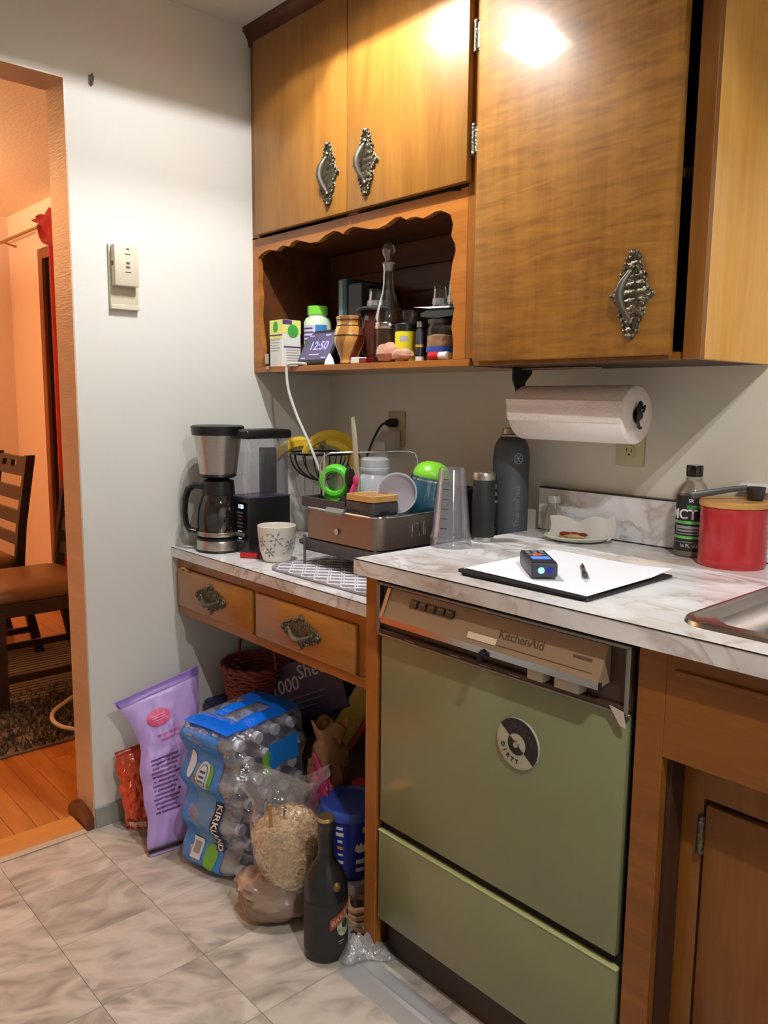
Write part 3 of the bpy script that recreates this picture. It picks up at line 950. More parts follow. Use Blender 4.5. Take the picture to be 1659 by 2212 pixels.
# ------------------------------------------------------------------ sink
si = thing('sink', 'stainless steel drop-in kitchen sink at the right end of the counter', 'sink', (1.985, -0.345, HC))
M_sink = mat('sink_steel', S(178, 170, 164), 0.25, 1.0)
rings = []
b = B()
def rr(w, d, r, z):
    return [(x, y, z) for x, y in slab_poly(0, 0, w, d, r, 6)]
secs = [rr(0.764, 0.506, 0.05, 0.0005), rr(0.76, 0.502, 0.05, 0.006), rr(0.745, 0.488, 0.046, 0.0075), rr(0.735, 0.478, 0.044, 0.003), rr(0.685, 0.43, 0.04, 0.003), rr(0.672, 0.416, 0.045, -0.006), rr(0.655, 0.40, 0.05, -0.08), rr(0.61, 0.355, 0.06, -0.165), rr(0.02, 0.02, 0.009, -0.172)]
vv = [[b.bm.verts.new(p) for p in s] for s in secs]
for A, D in zip(vv[:-1], vv[1:]):
    for k in range(len(A)):
        b.bm.faces.new([A[k], A[(k + 1) % len(A)], D[(k + 1) % len(A)], D[k]])
b.bm.faces.new(vv[-1])
b.obj('bowl', M_sink, si, smooth=50)
b = B(); b.lathe([(0, 0.002), (0.035, 0.002), (0.045, 0.004), (0.048, 0)], 24, c=(0, 0, -0.171)); b.obj('drain', M_chrome, si)
# ------------------------------------------------------------------ wall things
th = thing('thermostat', 'cream plastic thermostat on the white wall', 'thermostat', (0, -0.731, 1.485))
b = B(); b.box(0.0005, 0.011, -0.041, 0.041, 0.0, 0.175, 0.002, 2)
b.obj('back_plate', M_cream, th)
b = B(); b.box(0.011, 0.037, -0.037, 0.033, 0.062, 0.172, 0.004, 2)
tb = b.obj('cover', M_cream, th)
b = B(); b.box(0.011, 0.016, -0.041, 0.041, 0.0, 0.014, 0.002, 1)
b.obj('lower_lip', M_cream, th)
M_tk = mat('thermostat_dark', S(84, 70, 56), 0.6)
for (y0, y1, z0, z1) in ((-0.003, 0.005, 0.158, 0.162), (-0.008, 0.009, 0.1455, 0.1475), (-0.004, 0.006, 0.120, 0.126), (-0.005, 0.006, 0.109, 0.115), (-0.008, 0.009, 0.0975, 0.100)):
    b = B(); b.box(0.0368, 0.0376, y0, y1, z0, z1); b.obj('slot', M_tk, tb, smooth=0)
b = B(); b.box(0.018, 0.028, -0.0385, -0.036, 0.115, 0.127, 0.001, 1); b.obj('side_switch', M_tk, tb)

hk = thing('picture_hook', 'small grey picture hook left in the white wall', 'hook', (0, -0.80, 2.07))
b = B(); b.box(0.0005, 0.004, -0.006, 0.006, -0.012, 0.012, 0.001, 1); b.obj('hook_plate', mat('hook_metal', S(120, 116, 104), 0.4, 0.6), hk)
b = B(); b.tube([(0.003, 0, 0.008), (0.012, 0, 0.012), (0.016, 0.001, 0.004), (0.010, 0, -0.012), (0.004, 0, -0.014)], 0.0025, 8); b.obj('hook_arm', mat('hook_metal', S(120, 116, 104), 0.4, 0.6), hk)

def outlet(x, z, label, m, plugged):
    t = thing('wall_outlet', label, 'outlet', (x, 0, z))
    b = B(); b.box(-0.037, 0.037, -0.006, -0.0005, -0.055, 0.055, 0.003, 2); b.obj('cover_plate', m, t)
    for s in (-1, 1):
        b = B(); b.lathe([(0, 0), (0.0165, 0), (0.0155, 0.0035), (0, 0.0035)], 20, M=T(0, -0.0058, s * 0.020) @ RX(PI / 2)); r = b.obj('receptacle', m, t)
        b = B(); b.box(-0.0075, -0.0055, -0.0098, -0.009, s * 0.020, s * 0.020 + 0.008); b.box(0.0055, 0.0075, -0.0098, -0.009, s * 0.020, s * 0.020 + 0.007)
        b.box(-0.002, 0.002, -0.0098, -0.009, s * 0.020 - 0.009, s * 0.020 - 0.005)
        b.obj('slots', M_dark, r, smooth=0)
    return t
M_ivory = mat('old_ivory_plastic', S(186, 172, 132), 0.45)
outlet(0.338, 1.155, 'beige wall outlet with cords plugged in above the fruit bowl', M_ivory, True)
outlet(1.158, 1.150, 'greenish ivory wall outlet under the paper towel roll', mat('green_ivory_plastic', S(190, 184, 140), 0.45), False)

cd = thing('power_plug', 'black plug and cord in the upper socket of the beige outlet', 'plug', (0.338, -0.011, 1.175))
b = B(); b.lathe([(0, 0), (0.014, 0), (0.014, 0.02), (0.009, 0.034), (0.006, 0.04), (0, 0.04)], 14, M=RX(PI / 2) @ RY(0.0)); b.obj('plug_body', M_black, cd)
b = B(); b.tube(smooth([(0, -0.038, 0), (-0.006, -0.05, -0.006), (-0.016, -0.062, -0.03), (-0.03, -0.075, -0.075), (-0.045, -0.09, -0.14), (-0.06, -0.09, -0.22), (-0.066, -0.09, -0.31), (-0.07, -0.10, -0.355)]), 0.0035, 8)
b.obj('cord', mat('dark_cord', S(38, 28, 26), 0.5), cd)

ad = thing('power_adapter', 'white wedge-shaped charger in the lower socket of the beige outlet', 'charger', (0.338, -0.010, 1.13))
b = B(); b.prism([(-0.062, -0.062), (-0.001, -0.034), (-0.001, 0.02), (-0.03, 0.022), (-0.066, -0.012)], 'x', -0.024, 0.024)
b.obj('adapter_body', mat('charger_white', S(206, 200, 196), 0.4), ad)
b = B(); b.box(-0.02, 0.02, -0.060, -0.012, -0.064, -0.058, 0.001, 1); b.obj('adapter_foot', M_white, ad)

# ------------------------------------------------------------------ paper towel
pt = thing('paper_towel_holder', 'black paper towel holder screwed under the wall cabinet', 'holder', (0.953, -0.15, ZU))
b = B(); b.prism([(-0.042, 0), (0.03, 0), (0.028, -0.014), (0.004, -0.035), (-0.003, -0.13), (-0.013, -0.13), (-0.03, -0.05), (-0.042, -0.03)], 'x', -0.008, -0.003); b.obj('arm', M_black, pt, smooth=0)
b = B(); b.box(-0.008, 0.20, -0.012, 0.020, -0.006, -0.0005, 0.002, 1); b.obj('mount_bar', mat('mount_metal', S(190, 182, 172), 0.3, 0.9), pt)
b = B(); b.cyl((-0.006, -0.006, -0.107), (0.318, -0.006, -0.107), 0.010, n=14); b.obj('rod', M_black, pt)
b = B()
pts = [(0.318, -0.006 + 0.012 * math.cos(a), -0.107 + 0.028 * math.sin(a)) for a in [math.radians(k) for k in range(100, 281, 15)]]
b.tube(pts, 0.0035, 8); b.tube([(0.318, -0.006, -0.107 + 0.026), (0.324, -0.014, -0.095), (0.324, -0.002, -0.088), (0.318, 0.004, -0.1)], 0.003, 8)
b.obj('end_clip', M_black, pt)
pr = thing('paper_towel_roll', 'white paper towel roll hanging under the tall cabinet', 'paper towel', (0.957, -0.156, ZU - 0.107))
b = B()
prof = [(0.019, 0), (0.060, 0), (0.0635, 0.004), (0.0635, 0.301), (0.060, 0.305), (0.019, 0.305), (0.019, 0.0)]
b.lathe(prof, 48, cap=False, M=RY(PI / 2)); b.obj('roll', M_towel, pr, smooth=50)
b = B(); b.lathe([(0.0188, -0.0005), (0.0188, 0.3055), (0.0168, 0.3055), (0.0168, -0.0005)], 24, cap=False, M=RY(PI / 2)); b.obj('core', mat('core_card', S(168, 140, 112), 0.8), pr)
b = B()
def flap(u, v):
    a = math.radians(206 - 42 * v)      # wraps the front and lifts off as a loose sheet end
    r = 0.0642 + (0.006 * max(0, 1 - v / 0.25) * (1.25 - u))
    return (-0.006 * (1 - v) * (1 - u) + u * 0.305, r * math.cos(a) * 1.0, r * math.sin(a) * -1.0 if False else -r * math.sin(a))
b.grid(flap, 16, 10); b.obj('loose_sheet', M_towel, pr, smooth=60)

# ------------------------------------------------------------------ dining room
def dining_chair(label, x, y):
    """chair facing -Y; x,y is the near rear foot (towards +x, +y)"""
    t = thing('dining_chair', label, 'chair', (x, y, 0.0145), group='dark dining chairs')
    M_cw = wood('chair_dark_wood', S(34, 22, 16), S(54, 36, 26), 'z', 0.35, 0.2) if 'chair_dark_wood' not in MATS else MATS['chair_dark_wood']
    M_cl = mat('tan_leather', S(120, 82, 50), 0.35, var=0.08, vscale=10, bump=0.1, bscale=80)
    Wd = 0.45
    def post(s):
        xx = -Wd if s else 0.0
        b = B()
        b.grid(lambda u, v: None or (xx, 0, 0), 1, 1) if False else None
        P = [(0.0, 0.0), (-0.06, 0.30), (-0.072, 0.44), (-0.055, 0.62), (0.0, 0.955)]
        poly = [(p[0] - 0.020, p[1]) for p in P] + [(p[0] + 0.020, p[1]) for p in reversed(P)]
        b.prism(poly, 'x', xx - 0.032, xx)
        b.obj('rear_leg', M_cw, t, smooth=30)
    post(0); post(1)
    for xx in (0.0, -Wd):
        b = B(); b.box(xx - 0.034, xx, -0.49, -0.452, 0.0, 0.40, 0.003, 1); b.obj('front_leg', M_cw, t)
        b = B(); b.box(xx - 0.026, xx - 0.008, -0.455, -0.028, 0.105, 0.135, 0.002, 1); b.obj('stretcher', M_cw, t)
    b = B(); b.box(-Wd + 0.01, -0.01, -0.488, -0.07, 0.37, 0.425, 0.004, 1); b.obj('seat_frame', M_cw, t)
    b = B()
    def cush(u, v):
        return None
    sec = []
    for k, (w, z) in enumerate(((0.44, 0.424), (0.455, 0.435), (0.458, 0.452), (0.44, 0.472), (0.38, 0.486), (0.25, 0.492), (0.05, 0.494))):
        sec.append([(px - Wd / 2 - 0.016, py - 0.285, z) for px, py in slab_poly(0, 0, w, w * 0.95, min(0.05, w * 0.3), 5)])
    vs = [[b.bm.verts.new(p) for p in s] for s in sec]
    for A, D in zip(vs[:-1], vs[1:]):
        for k in range(len(A)): b.bm.faces.new([A[k], A[(k + 1) % len(A)], D[(k + 1) % len(A)], D[k]])
    b.bm.faces.new(vs[-1]); b.bm.faces.new(list(reversed(vs[0])))
    b.obj('seat_cushion', M_cl, t, smooth=60)
    def yat(z):
        return -0.055 + (z - 0.62) / (0.955 - 0.62) * 0.055 if z > 0.62 else -0.072 + (z - 0.44) / 0.18 * 0.017
    for (z0, z1) in ((0.855, 0.945), (0.74, 0.80), (0.63, 0.69), (0.53, 0.58)):
        b = B()
        P = [(yat(z0) - 0.010, z0), (yat(z1) - 0.010, z1), (yat(z1) + 0.010, z1), (yat(z0) + 0.010, z0)]
        if z1 > 0.9:      # top rail with a slot near its end
            b.prism([(yat(0.855) - 0.01, 0.855), (yat(0.895) - 0.01, 0.895), (yat(0.895) + 0.01, 0.895), (yat(0.855) + 0.01, 0.855)], 'x', -Wd, -0.03)
            b.prism([(yat(0.925) - 0.01, 0.925), (yat(0.945) - 0.01, 0.945), (yat(0.945) + 0.01, 0.945), (yat(0.925) + 0.01, 0.925)], 'x', -Wd, -0.03)
            for xa, xb in ((-0.16, -0.03), (-0.30, -0.235), (-Wd, -0.36)):
                b.prism([(yat(0.895) - 0.01, 0.895), (yat(0.925) - 0.01, 0.925), (yat(0.925) + 0.01, 0.925), (yat(0.895) + 0.01, 0.895)], 'x', xa, xb)
        else:
            b.prism(P, 'x', -Wd, -0.03)
        b.obj('back_slat', M_cw, t, smooth=0)
    return t
dining_chair('dark wooden dining chair with tan leather seat, nearer the opening', -1.05, -0.322)
dining_chair('dark slat-backed dining chair behind the nearer one', -1.735, -0.42)

rg = thing('rug', 'dark brown shaggy rug on the dining room floor', 'rug', (-1.3, -1.1, 0.0))
M_rug = mat('shag_brown', S(92, 78, 62), 0.95, var=0.5, vscale=45, bump=1.0, bscale=90)
M_rugl = mat('ribbed_grey', S(120, 104, 90), 0.95, var=0.25, vscale=60, stretch=(10, 1, 1), bump=0.8, bscale=60)
b = B(); b.box(-0.65, 0.648, -1.3, 1.02, 0.0005, 0.010, 0.003, 1); b.obj('base', M_rugl, rg)
b = B()
for k in range(24):     # ribs of the flat part
    x = -0.64 + 0.034 * k
    b.box(x, x + 0.022, -0.6, 1.015, 0.009, 0.014)
o = b.obj('ribs', M_rugl, rg, smooth=0); o['kind'] = 'stuff'
b = B()
random.seed(3)
for k in range(5200):
    x = random.uniform(0.18, 0.645) if random.random() < 0.85 else random.uniform(0.05, 0.3)
    y = random.uniform(-0.45, 0.85)
    h = random.uniform(0.012, 0.026); a = random.uniform(0, 2 * PI); s = random.uniform(0.004, 0.008)
    dx, dy = s * math.cos(a), s * math.sin(a); lx, ly = random.uniform(-0.012, 0.012), random.uniform(-0.012, 0.012)
    v = [b.bm.verts.new(p) for p in ((x - dx, y - dy, 0.009), (x + dx, y + dy, 0.009), (x + lx, y + ly, 0.009 + h))]
    b.bm.faces.new(v)
o = b.obj('pile', M_rug, rg, smooth=0, recalc=False); o['kind'] = 'stuff'

cb = B(); cb.tube(smooth([(-0.60, -0.55, 0.02), (-0.66, -0.63, 0.022), (-0.72, -0.69, 0.03), (-0.80, -0.70, 0.035), (-0.90, -0.66, 0.03), (-0.98, -0.58, 0.028), (-1.05, -0.50, 0.028)]), 0.008, 8)
tag(cb.obj('cable', mat('white_cable', S(214, 196, 170), 0.5)), 'white cable looped on the brown rug', 'cable')

dwn = B()
for (x0, x1, z0, z1) in ((-2.715, -2.655, 0.25, 2.08), (-1.30, -1.24, 0.25, 2.08), (-2.655, -1.30, 2.02, 2.08), (-2.655, -1.30, 0.25, 0.31)):
    dwn.box(x0, x1, -0.002, 0.03, z0, z1, 0.003, 1)
dw1 = struct(dwn.obj('window_2', wood('window_brown_wood', S(104, 52, 22), S(140, 74, 32), 'z', 0.35, 0.2)), 'brown framed dining room window behind red curtain')
b = B(); b.box(-2.655, -1.30, 0.02, 0.028, 0.31, 2.02); b.obj('pane', mat('night_glass', S(10, 12, 18), 0.05), dw1, smooth=0)
cr = thing('curtain_rod', 'thin brass curtain rod above the dining room window', 'rod', (-2.0, -0.05, 2.172))
b = B(); b.cyl((-1.26, 0, 0), (1.0, 0, 0), 0.009, n=12); b.obj('pole', mat('rod_brass', S(170, 130, 80), 0.35, 0.7), cr)
for xb, dz in ((-1.15, -0.02), (0.9, 0)):
    b = B(); b.cyl((xb, 0, 0), (xb, 0.078, dz), 0.006, n=8); b.obj('bracket', mat('rod_brass', S(170, 130, 80), 0.35, 0.7), cr)
cu = thing('curtain', 'red curtain hanging from the brass rod beside the brown window', 'curtain', (-2.3, -0.05, 0.0))
M_cur = mat('red_cloth', S(176, 36, 26), 0.8, var=0.12, vscale=20)
b = B()
def cf(u, v):
    z = 0.15 + 2.03 * v
    x = -0.095 + 0.26 * u
    return (x + (0.0 if v < 0.93 else -0.0), 0.022 * math.sin(u * 22) + 0.0, z)
b.grid(cf, 60, 12)
b.obj('drape', M_cur, cu, smooth=60)
b = B()
def sf(u, v):   # swag of the valance at the rod
    x = -0.205 + 0.9 * u
    drop = 0.04 + 0.20 * (math.sin(min(1, u * 2.2) * PI / 2)) if u < 0.9 else 0.24
    return (x, -0.03 + 0.02 * math.sin(v * 9 + u * 14), 2.215 - 0.0 * u - drop * v + 0.01 * math.sin(u * 30))
b.grid(sf, 40, 10); b.obj('swag', mat('dark_red_cloth', S(140, 24, 20), 0.85), cu, smooth=60)

lp = thing('unseen_uplighter', 'unseen warm uplighter added in the dining room, bowl shaped to spare the kitchen', 'lamp', (-2.45, -1.75, 0.0))  # stands in for the unseen warm source; bowl holds light off the kitchen
b = B(); b.lathe([(0, 0), (0.14, 0), (0.14, 0.012), (0.03, 0.03), (0, 0.03)], 32); b.obj('base', M_black, lp)
b = B(); b.cyl((0, 0, 0.025), (0, 0, 1.62), 0.012, n=14); b.obj('pole', M_black, lp)
b = B(); b.lathe([(0.0, 1.61), (0.03, 1.615), (0.10, 1.66), (0.17, 1.76), (0.166, 1.762), (0.095, 1.668), (0.0, 1.625)], 36); b.obj('bowl_shade', mat('amber_shade', S(222, 190, 140), 0.5), lp)
for k in range(3):
    a = k * 2 * PI / 3
    ld = bpy.data.lights.new('bulb_light', 'POINT'); ld.energy = P_D / 3; ld.color = COL_D; ld.shadow_soft_size = 0.03
    lo = bpy.data.objects.new('bulb_light', ld); COL.objects.link(lo); lo.parent = lp; lo.location = (0.05 * math.cos(a), 0.05 * math.sin(a), 1.72)

# ------------------------------------------------------------------ things on the open shelf
ZS = 1.3432
bx = thing('supplement_box', 'white and yellow carton with green leaf on the open shelf', 'box', (0.099, -0.255, ZS))
b = B(); b.box(-0.034, 0.034, -0.034, 0.034, 0, 0.141, 0.0015, 1); b.obj('carton', mat('carton_white', S(226, 226, 216), 0.55), bx)
M_yel = mat('carton_yellow', S(226, 222, 120), 0.55); M_gr = mat('leaf_green', S(62, 160, 62), 0.5); M_pur = mat('purple_print', S(84, 58, 116), 0.5); M_gy = mat('grey_print', S(170, 168, 170), 0.6)
b = B(); b.box(-0.034, 0.034, -0.0346, -0.0338, 0.085, 0.1405); b.box(0.0338, 0.0346, -0.034, 0.034, 0.10, 0.1405); b.obj('yellow_panel', M_yel, bx, smooth=0)
b = B(); b.sph((-0.002, -0.035, 0.120), 0.017, (0.8, 0.03, 1), 14, 8); b.obj('leaf_mark', M_gr, bx)
b = B(); b.sph((0.035, 0.004, 0.108), 0.020, (0.03, 1, 1), 14, 8); b.obj('leaf_mark', M_gr, bx)
b = B(); b.box(-0.033, 0.033, -0.0349, -0.0340, 0.093, 0.097); b.box(0.0340, 0.0349, -0.03, 0.034, 0.058, 0.062); b.box(0.0340, 0.0349, -0.034, 0.0, 0.127, 0.14); b.obj('purple_band', M_pur, bx, smooth=0)
b = B()
for k in range(5):
    b.box(-0.028, 0.02 - 0.004 * (k % 3), -0.0346, -0.0340, 0.080 - k * 0.008, 0.0825 - k * 0.008); b.box(0.0340, 0.0346, -0.02, 0.03 - 0.005 * (k % 2), 0.050 - k * 0.008, 0.0525 - k * 0.008)
b.obj('fine_print', M_gy, bx, smooth=0)

vb = thing('vitamin_bottle', 'white vitamin bottle with bright green lid behind the carton', 'bottle', (0.178, -0.190, ZS))
b = B(); b.lathe([(0, 0), (0.038, 0), (0.042, 0.004), (0.042, 0.135), (0.036, 0.147), (0.028, 0.150), (0.028, 0.158)], 32); b.obj('bottle_body', mat('pale_green_plastic', S(206, 226, 190), 0.35), vb)
b = B(); b.lathe([(0.027, 0.157), (0.031, 0.157), (0.031, 0.180), (0.028, 0.183), (0, 0.183)], 32); b.obj('lid', mat('lime_lid', S(120, 204, 60), 0.35), vb)
cpatch(0.0424, -0.6, 1.7, 0.03, 0.125).obj('label_panel', mat('label_lilac', S(206, 198, 222), 0.5), vb)
cpatch(0.0427, 0.75, 1.6, 0.095, 0.125).obj('label_mark', mat('label_blue', S(50, 120, 190), 0.5), vb)
for k in range(5): cpatch(0.0427, -0.4, 0.55 + 0.1 * (k % 2), 0.112 - k * 0.012, 0.117 - k * 0.012).obj('print_line', M_pur, vb)

dp = thing('smart_display', 'small tilted smart display showing the clock on the shelf edge', 'display', (0.253, -0.268, ZS), rot=(math.radians(-27), 0, 0))
b = B(); b.box(-0.0775, 0.0775, -0.006, 0.006, 0.004, 0.118, 0.005, 3); b.obj('bezel', M_black, dp)
b = B(); b.box(-0.070, 0.070, -0.0066, -0.0055, 0.017, 0.106); b.obj('screen', mat('screen_glow', S(74, 66, 92), 0.2, emit=0.55), dp, smooth=0)
M_dig = mat('screen_digits', S(150, 140, 255), 0.3, emit=1.6)
txt('12:50', 0.040, M_dig, dp, T(0.004, -0.0067, 0.062), bold=0.0)
for (x, z, w) in ((-0.05, 0.098, 0.012), (0.03, 0.098, 0.012), (-0.005, 0.034, 0.024), (-0.052, 0.023, 0.010), (0.046, 0.023, 0.010)):
    b = B(); b.box(x - w, x + w, -0.0070, -0.0064, z - 0.0014, z + 0.0014); b.obj('screen_text', M_dig, dp, smooth=0)
b = B(); b.prism([(0.006, 0.012), (0.050, 0.026), (0.047, 0.021), (0.006, 0.004)], 'x', -0.05, 0.05); b.obj('stand', M_white, dp, smooth=0)
cn = B(); cn.lathe([(0.020, 0), (0.014, 0.016), (0.003, 0.031), (0, 0.032)], 4, c=(0.356, -0.283, ZS)); tag(cn.obj('paper_cone', M_paper, smooth=0), 'small white cone standing between the display and the vase', 'cone')

uc = B()
uc.tube(smooth([(0.268, -0.301, 1.3475), (0.232, -0.309, 1.3495), (0.196, -0.3145, 1.346), (0.191, -0.316, 1.325), (0.20, -0.315, 1.27), (0.235, -0.312, 1.20), (0.285, -0.31, 1.13), (0.32, -0.31, 1.08), (0.345, -0.30, 1.02), (0.36, -0.275, 0.96), (0.37, -0.24, 0.90), (0.37, -0.20, 0.83), (0.40, -0.12, 0.81)]), 0.0042, 8)
tag(uc.obj('charging_cable', mat('cable_white', S(206, 204, 198), 0.45)), 'white charging cable dangling from the smart display', 'cable')

vs_ = thing('vase', 'striped wooden vase with spiralling bands on the shelf edge', 'vase', (0.412, -0.258, ZS))
bm_ = [S(222, 182, 108), S(150, 102, 54), S(196, 142, 70), S(112, 48, 26)]
prof = [(0.018, 0), (0.026, 0.004), (0.024, 0.012), (0.030, 0.03), (0.041, 0.058), (0.0435, 0.075), (0.039, 0.095), (0.034, 0.110), (0.035, 0.123), (0.037, 0.130), (0.033, 0.1325), (0.031, 0.118)]
for s in range(8):
    b = B()
    def vf(u, v, s=s):
        k = v * (len(prof) - 1); i = min(int(k), len(prof) - 2); f = k - i
        r = prof[i][0] * (1 - f) + prof[i + 1][0] * f; z = prof[i][1] * (1 - f) + prof[i + 1][1] * f
        a = 2 * PI * (s + u) / 8 + 9.0 * min(z, 0.1)
        return (r * math.cos(a), r * math.sin(a), z)
    b.grid(vf, 5, 22)
    b.obj('stave', mat('stave_%d' % (s % 4), bm_[s % 4], 0.22, coat=0.5), vs_, smooth=60)
b = B()
for z, r in ((0.106, 0.0356), (0.122, 0.036), (0.079, 0.0440)):
    b.tube([(r * math.cos(a), r * math.sin(a), z) for a in [2 * PI * k / 32 for k in range(32)]], 0.0011, 6, closed=True)
b.obj('ring_line', mat('dark_ring', S(58, 28, 14), 0.3), vs_)

jr = thing('ceramic_jar', 'dark reddish brown jar standing behind the striped vase', 'jar', (0.435, -0.165, ZS))
b = B(); b.lathe([(0, 0), (0.04, 0), (0.052, 0.03), (0.056, 0.08), (0.048, 0.135), (0.042, 0.148), (0.038, 0.15), (0.036, 0.14)], 28); b.obj('jar_body', mat('brown_glaze', S(74, 34, 26), 0.15, coat=0.5), jr)
b = B(); b.lathe([(0, 0.150), (0.066, 0.150), (0.070, 0.155), (0.064, 0.160), (0.02, 0.158), (0, 0.158)], 28); b.obj('saucer_lid', mat('grey_glaze', S(70, 66, 66), 0.2), jr)
def tumbler(x, y, z, r, h, label, flip=True, steel=False):
    t = thing('tumbler', label, 'glass', (x, y, z))
    p = [(0, 0.001), (r * 0.86, 0.001), (r * 0.88, 0.004), (r, h), (r - 0.0015, h), (r * 0.86 - 0.0015, 0.008), (0, 0.008)]
    if flip: p = [(a, h - c) for a, c in p]
    b = B(); b.lathe(p, 24); b.obj('glass_wall', M_glass, t)
    b = B(); b.lathe([(r * 0.98, h * 0.10), (r * 0.94, h * 0.38)] if flip else [(r * 0.9, h * 0.1), (r * 0.93, h * 0.4)], 24, cap=False)
    b.obj('etched_band', mat('frosted_silver', S(190, 186, 184), 0.35, 0.6), t)
    return t
tumbler(0.432, -0.165, ZS + 0.1605, 0.036, 0.052, 'upturned tumbler with silver band resting on the dark jar lid')
tumbler(0.52, -0.12, ZS, 0.034, 0.15, 'tall clear glass behind the decanter on the shelf', False)

dc = thing('decanter', 'tall glass decanter with stopper and silver band on the shelf', 'decanter', (0.515, -0.205, ZS))
b = B(); b.lathe([(0, 0), (0.037, 0), (0.039, 0.01), (0.0385, 0.095)], 32); b.obj('lower_body', mat('dark_amber_glass', S(52, 30, 20), 0.08, coat=0.4), dc)
b = B(); b.lathe([(0.0395, 0.094), (0.0405, 0.097), (0.0405, 0.108), (0.039, 0.111)], 32, cap=False); b.obj('silver_band', M_chrome, dc)
b = B(); b.lathe([(0.038, 0.110), (0.037, 0.130), (0.030, 0.160), (0.020, 0.19), (0.0155, 0.215), (0.0145, 0.25), (0.0165, 0.267)], 32, cap=False); b.obj('neck', M_glass, dc)
b = B(); b.lathe([(0.010, 0.250), (0.0165, 0.268), (0.0195, 0.270), (0.0165, 0.273)], 24, cap=False); b.obj('collar', mat('frosted_glass', S(170, 160, 156), 0.15), dc)
b = B(); b.lathe([(0.008, 0.272), (0.010, 0.280), (0.018, 0.296), (0.019, 0.307), (0.014, 0.320), (0, 0.326)], 24); b.obj('stopper', glass('stopper_glass', (0.72, 0.66, 0.64), 0.14, 0.04, 0.12, (0.5, 0.42, 0.4)), dc)

yj = thing('spice_jar', 'yellow jar with black lid in front of the decanter', 'jar', (0.617, -0.235, ZS))
b = B(); b.lathe([(0, 0), (0.0265, 0), (0.0275, 0.003), (0.0275, 0.082)], 28); b.obj('jar_body', mat('yellow_label', S(224, 216, 40), 0.4), yj)
b = B(); b.lathe([(0.0275, 0.081), (0.0285, 0.082), (0.0285, 0.099), (0.026, 0.102), (0, 0.102)], 28); b.obj('lid', M_black, yj)
b = B()
for k in range(3): b.box(0.0, 0.0, 0, 0, 0, 0) if False else None
cpatch(0.0278, 0.25, 1.1, 0.055, 0.068).obj('print_block', M_gy, yj)
sb_ = thing('extract_bottle', 'tiny bottle with black label and silver cap beside the yellow jar', 'bottle', (0.683, -0.245, ZS))
b = B(); b.lathe([(0, 0), (0.0115, 0), (0.0115, 0.078), (0.006, 0.086), (0.006, 0.09)], 16); b.obj('bottle_body', mat('black_label', S(34, 32, 36), 0.4), sb_)
b = B(); b.lathe([(0.0065, 0.088), (0.0085, 0.088), (0.0085, 0.102), (0, 0.103)], 16); b.obj('cap', M_steel, sb_)
b = B(); b.lathe([(0.0118, 0.038), (0.0118, 0.044)], 16, cap=False); b.obj('gold_band', mat('gold_band', S(196, 140, 70), 0.4), sb_)
b = B(); b.lathe([(0.0118, 0.003), (0.0118, 0.014)], 16, cap=False); b.obj('bar_mark', M_white, sb_)
tj = thing('candy_jar', 'clear jar of tan sweets with blue band at the shelf right end', 'jar', (0.752, -0.235, ZS))
b = B(); b.lathe([(0, 0), (0.037, 0), (0.040, 0.005), (0.040, 0.078), (0.034, 0.088), (0.034, 0.094)], 30); b.obj('jar_glass', M_glass, tj)
b = B(); b.lathe([(0, 0.003), (0.036, 0.003), (0.037, 0.03), (0.037, 0.062), (0.02, 0.068), (0, 0.069)], 24); b.obj('contents', mat('tan_sweets', S(196, 150, 108), 0.7, var=0.3, vscale=60, bump=0.6, bscale=80), tj)
b = B(); b.lathe([(0.0404, 0.022), (0.0404, 0.036)], 30, cap=False); b.obj('blue_band', mat('blue_band', S(44, 72, 150), 0.5), tj)
b = B(); b.lathe([(0.034, 0.092), (0.037, 0.093), (0.037, 0.103), (0, 0.105)], 28); b.obj('lid', mat('dark_lid', S(44, 40, 38), 0.4), tj)
pl = thing('folded_placemat', 'dark green folded cloth lying on top of the candy jar', 'cloth', (0.762, -0.228, ZS + 0.1055))
b = B(); b.prism([(-0.06, 0.006), (0.0, 0.0), (0.062, 0.004), (0.066, 0.014), (0.02, 0.022), (-0.03, 0.024), (-0.062, 0.014)], 'y', -0.035, 0.05); b.obj('cloth_fold', mat('green_black_cloth', S(40, 46, 40), 0.8), pl, smooth=0)
b = B(); b.prism([(-0.085, 0.032), (-0.03, 0.0245), (0.04, 0.022), (0.045, 0.026), (-0.03, 0.029)], 'y', -0.038, 0.04); b.obj('paper_slip', M_paper, pl, smooth=0)
tumbler(0.738, -0.232, ZS + 0.1375, 0.019, 0.050, 'small clear shot glass, left of the pair at the shelf top right')
tumbler(0.786, -0.226, ZS + 0.1375, 0.021, 0.058, 'small clear shot glass, right of the pair at the shelf top right')
bs_ = thing('storage_tin', 'plain dark tin at the back of the shelf under the shot glasses', 'tin', (0.76, -0.12, ZS))
b = B(); b.box(-0.085, 0.085, -0.075, 0.06, 0, 0.131, 0.004, 2); b.obj('tin_body', mat('dark_tin', S(46, 40, 36), 0.4), bs_)
b = B(); b.box(-0.087, 0.087, -0.077, 0.062, 0.118, 0.1315, 0.003, 2); b.obj('tin_lid', mat('dark_tin_lid', S(60, 50, 44), 0.4), bs_)
def stone(x, y, r, s, label, seed, rz=0):
    b = B(); b.sph((0, 0, r * s[2]), r, s, 14, 9, fn=lambda d: 0.82 + 0.3 * mnoise.noise(d * 1.7 + Vector((seed, 0, 0))) + 0.12 * abs(math.sin(d.x * 5 + seed)))
    o = b.obj('salt_stone', mat('pink_salt', S(196, 146, 122), 0.6, var=0.12, vscale=30), smooth=20); o.location = (x, y, ZS + 0.001); o.rotation_euler = (0, 0, rz)
    return tag(o, label, 'stone', 'pink stones on the shelf')
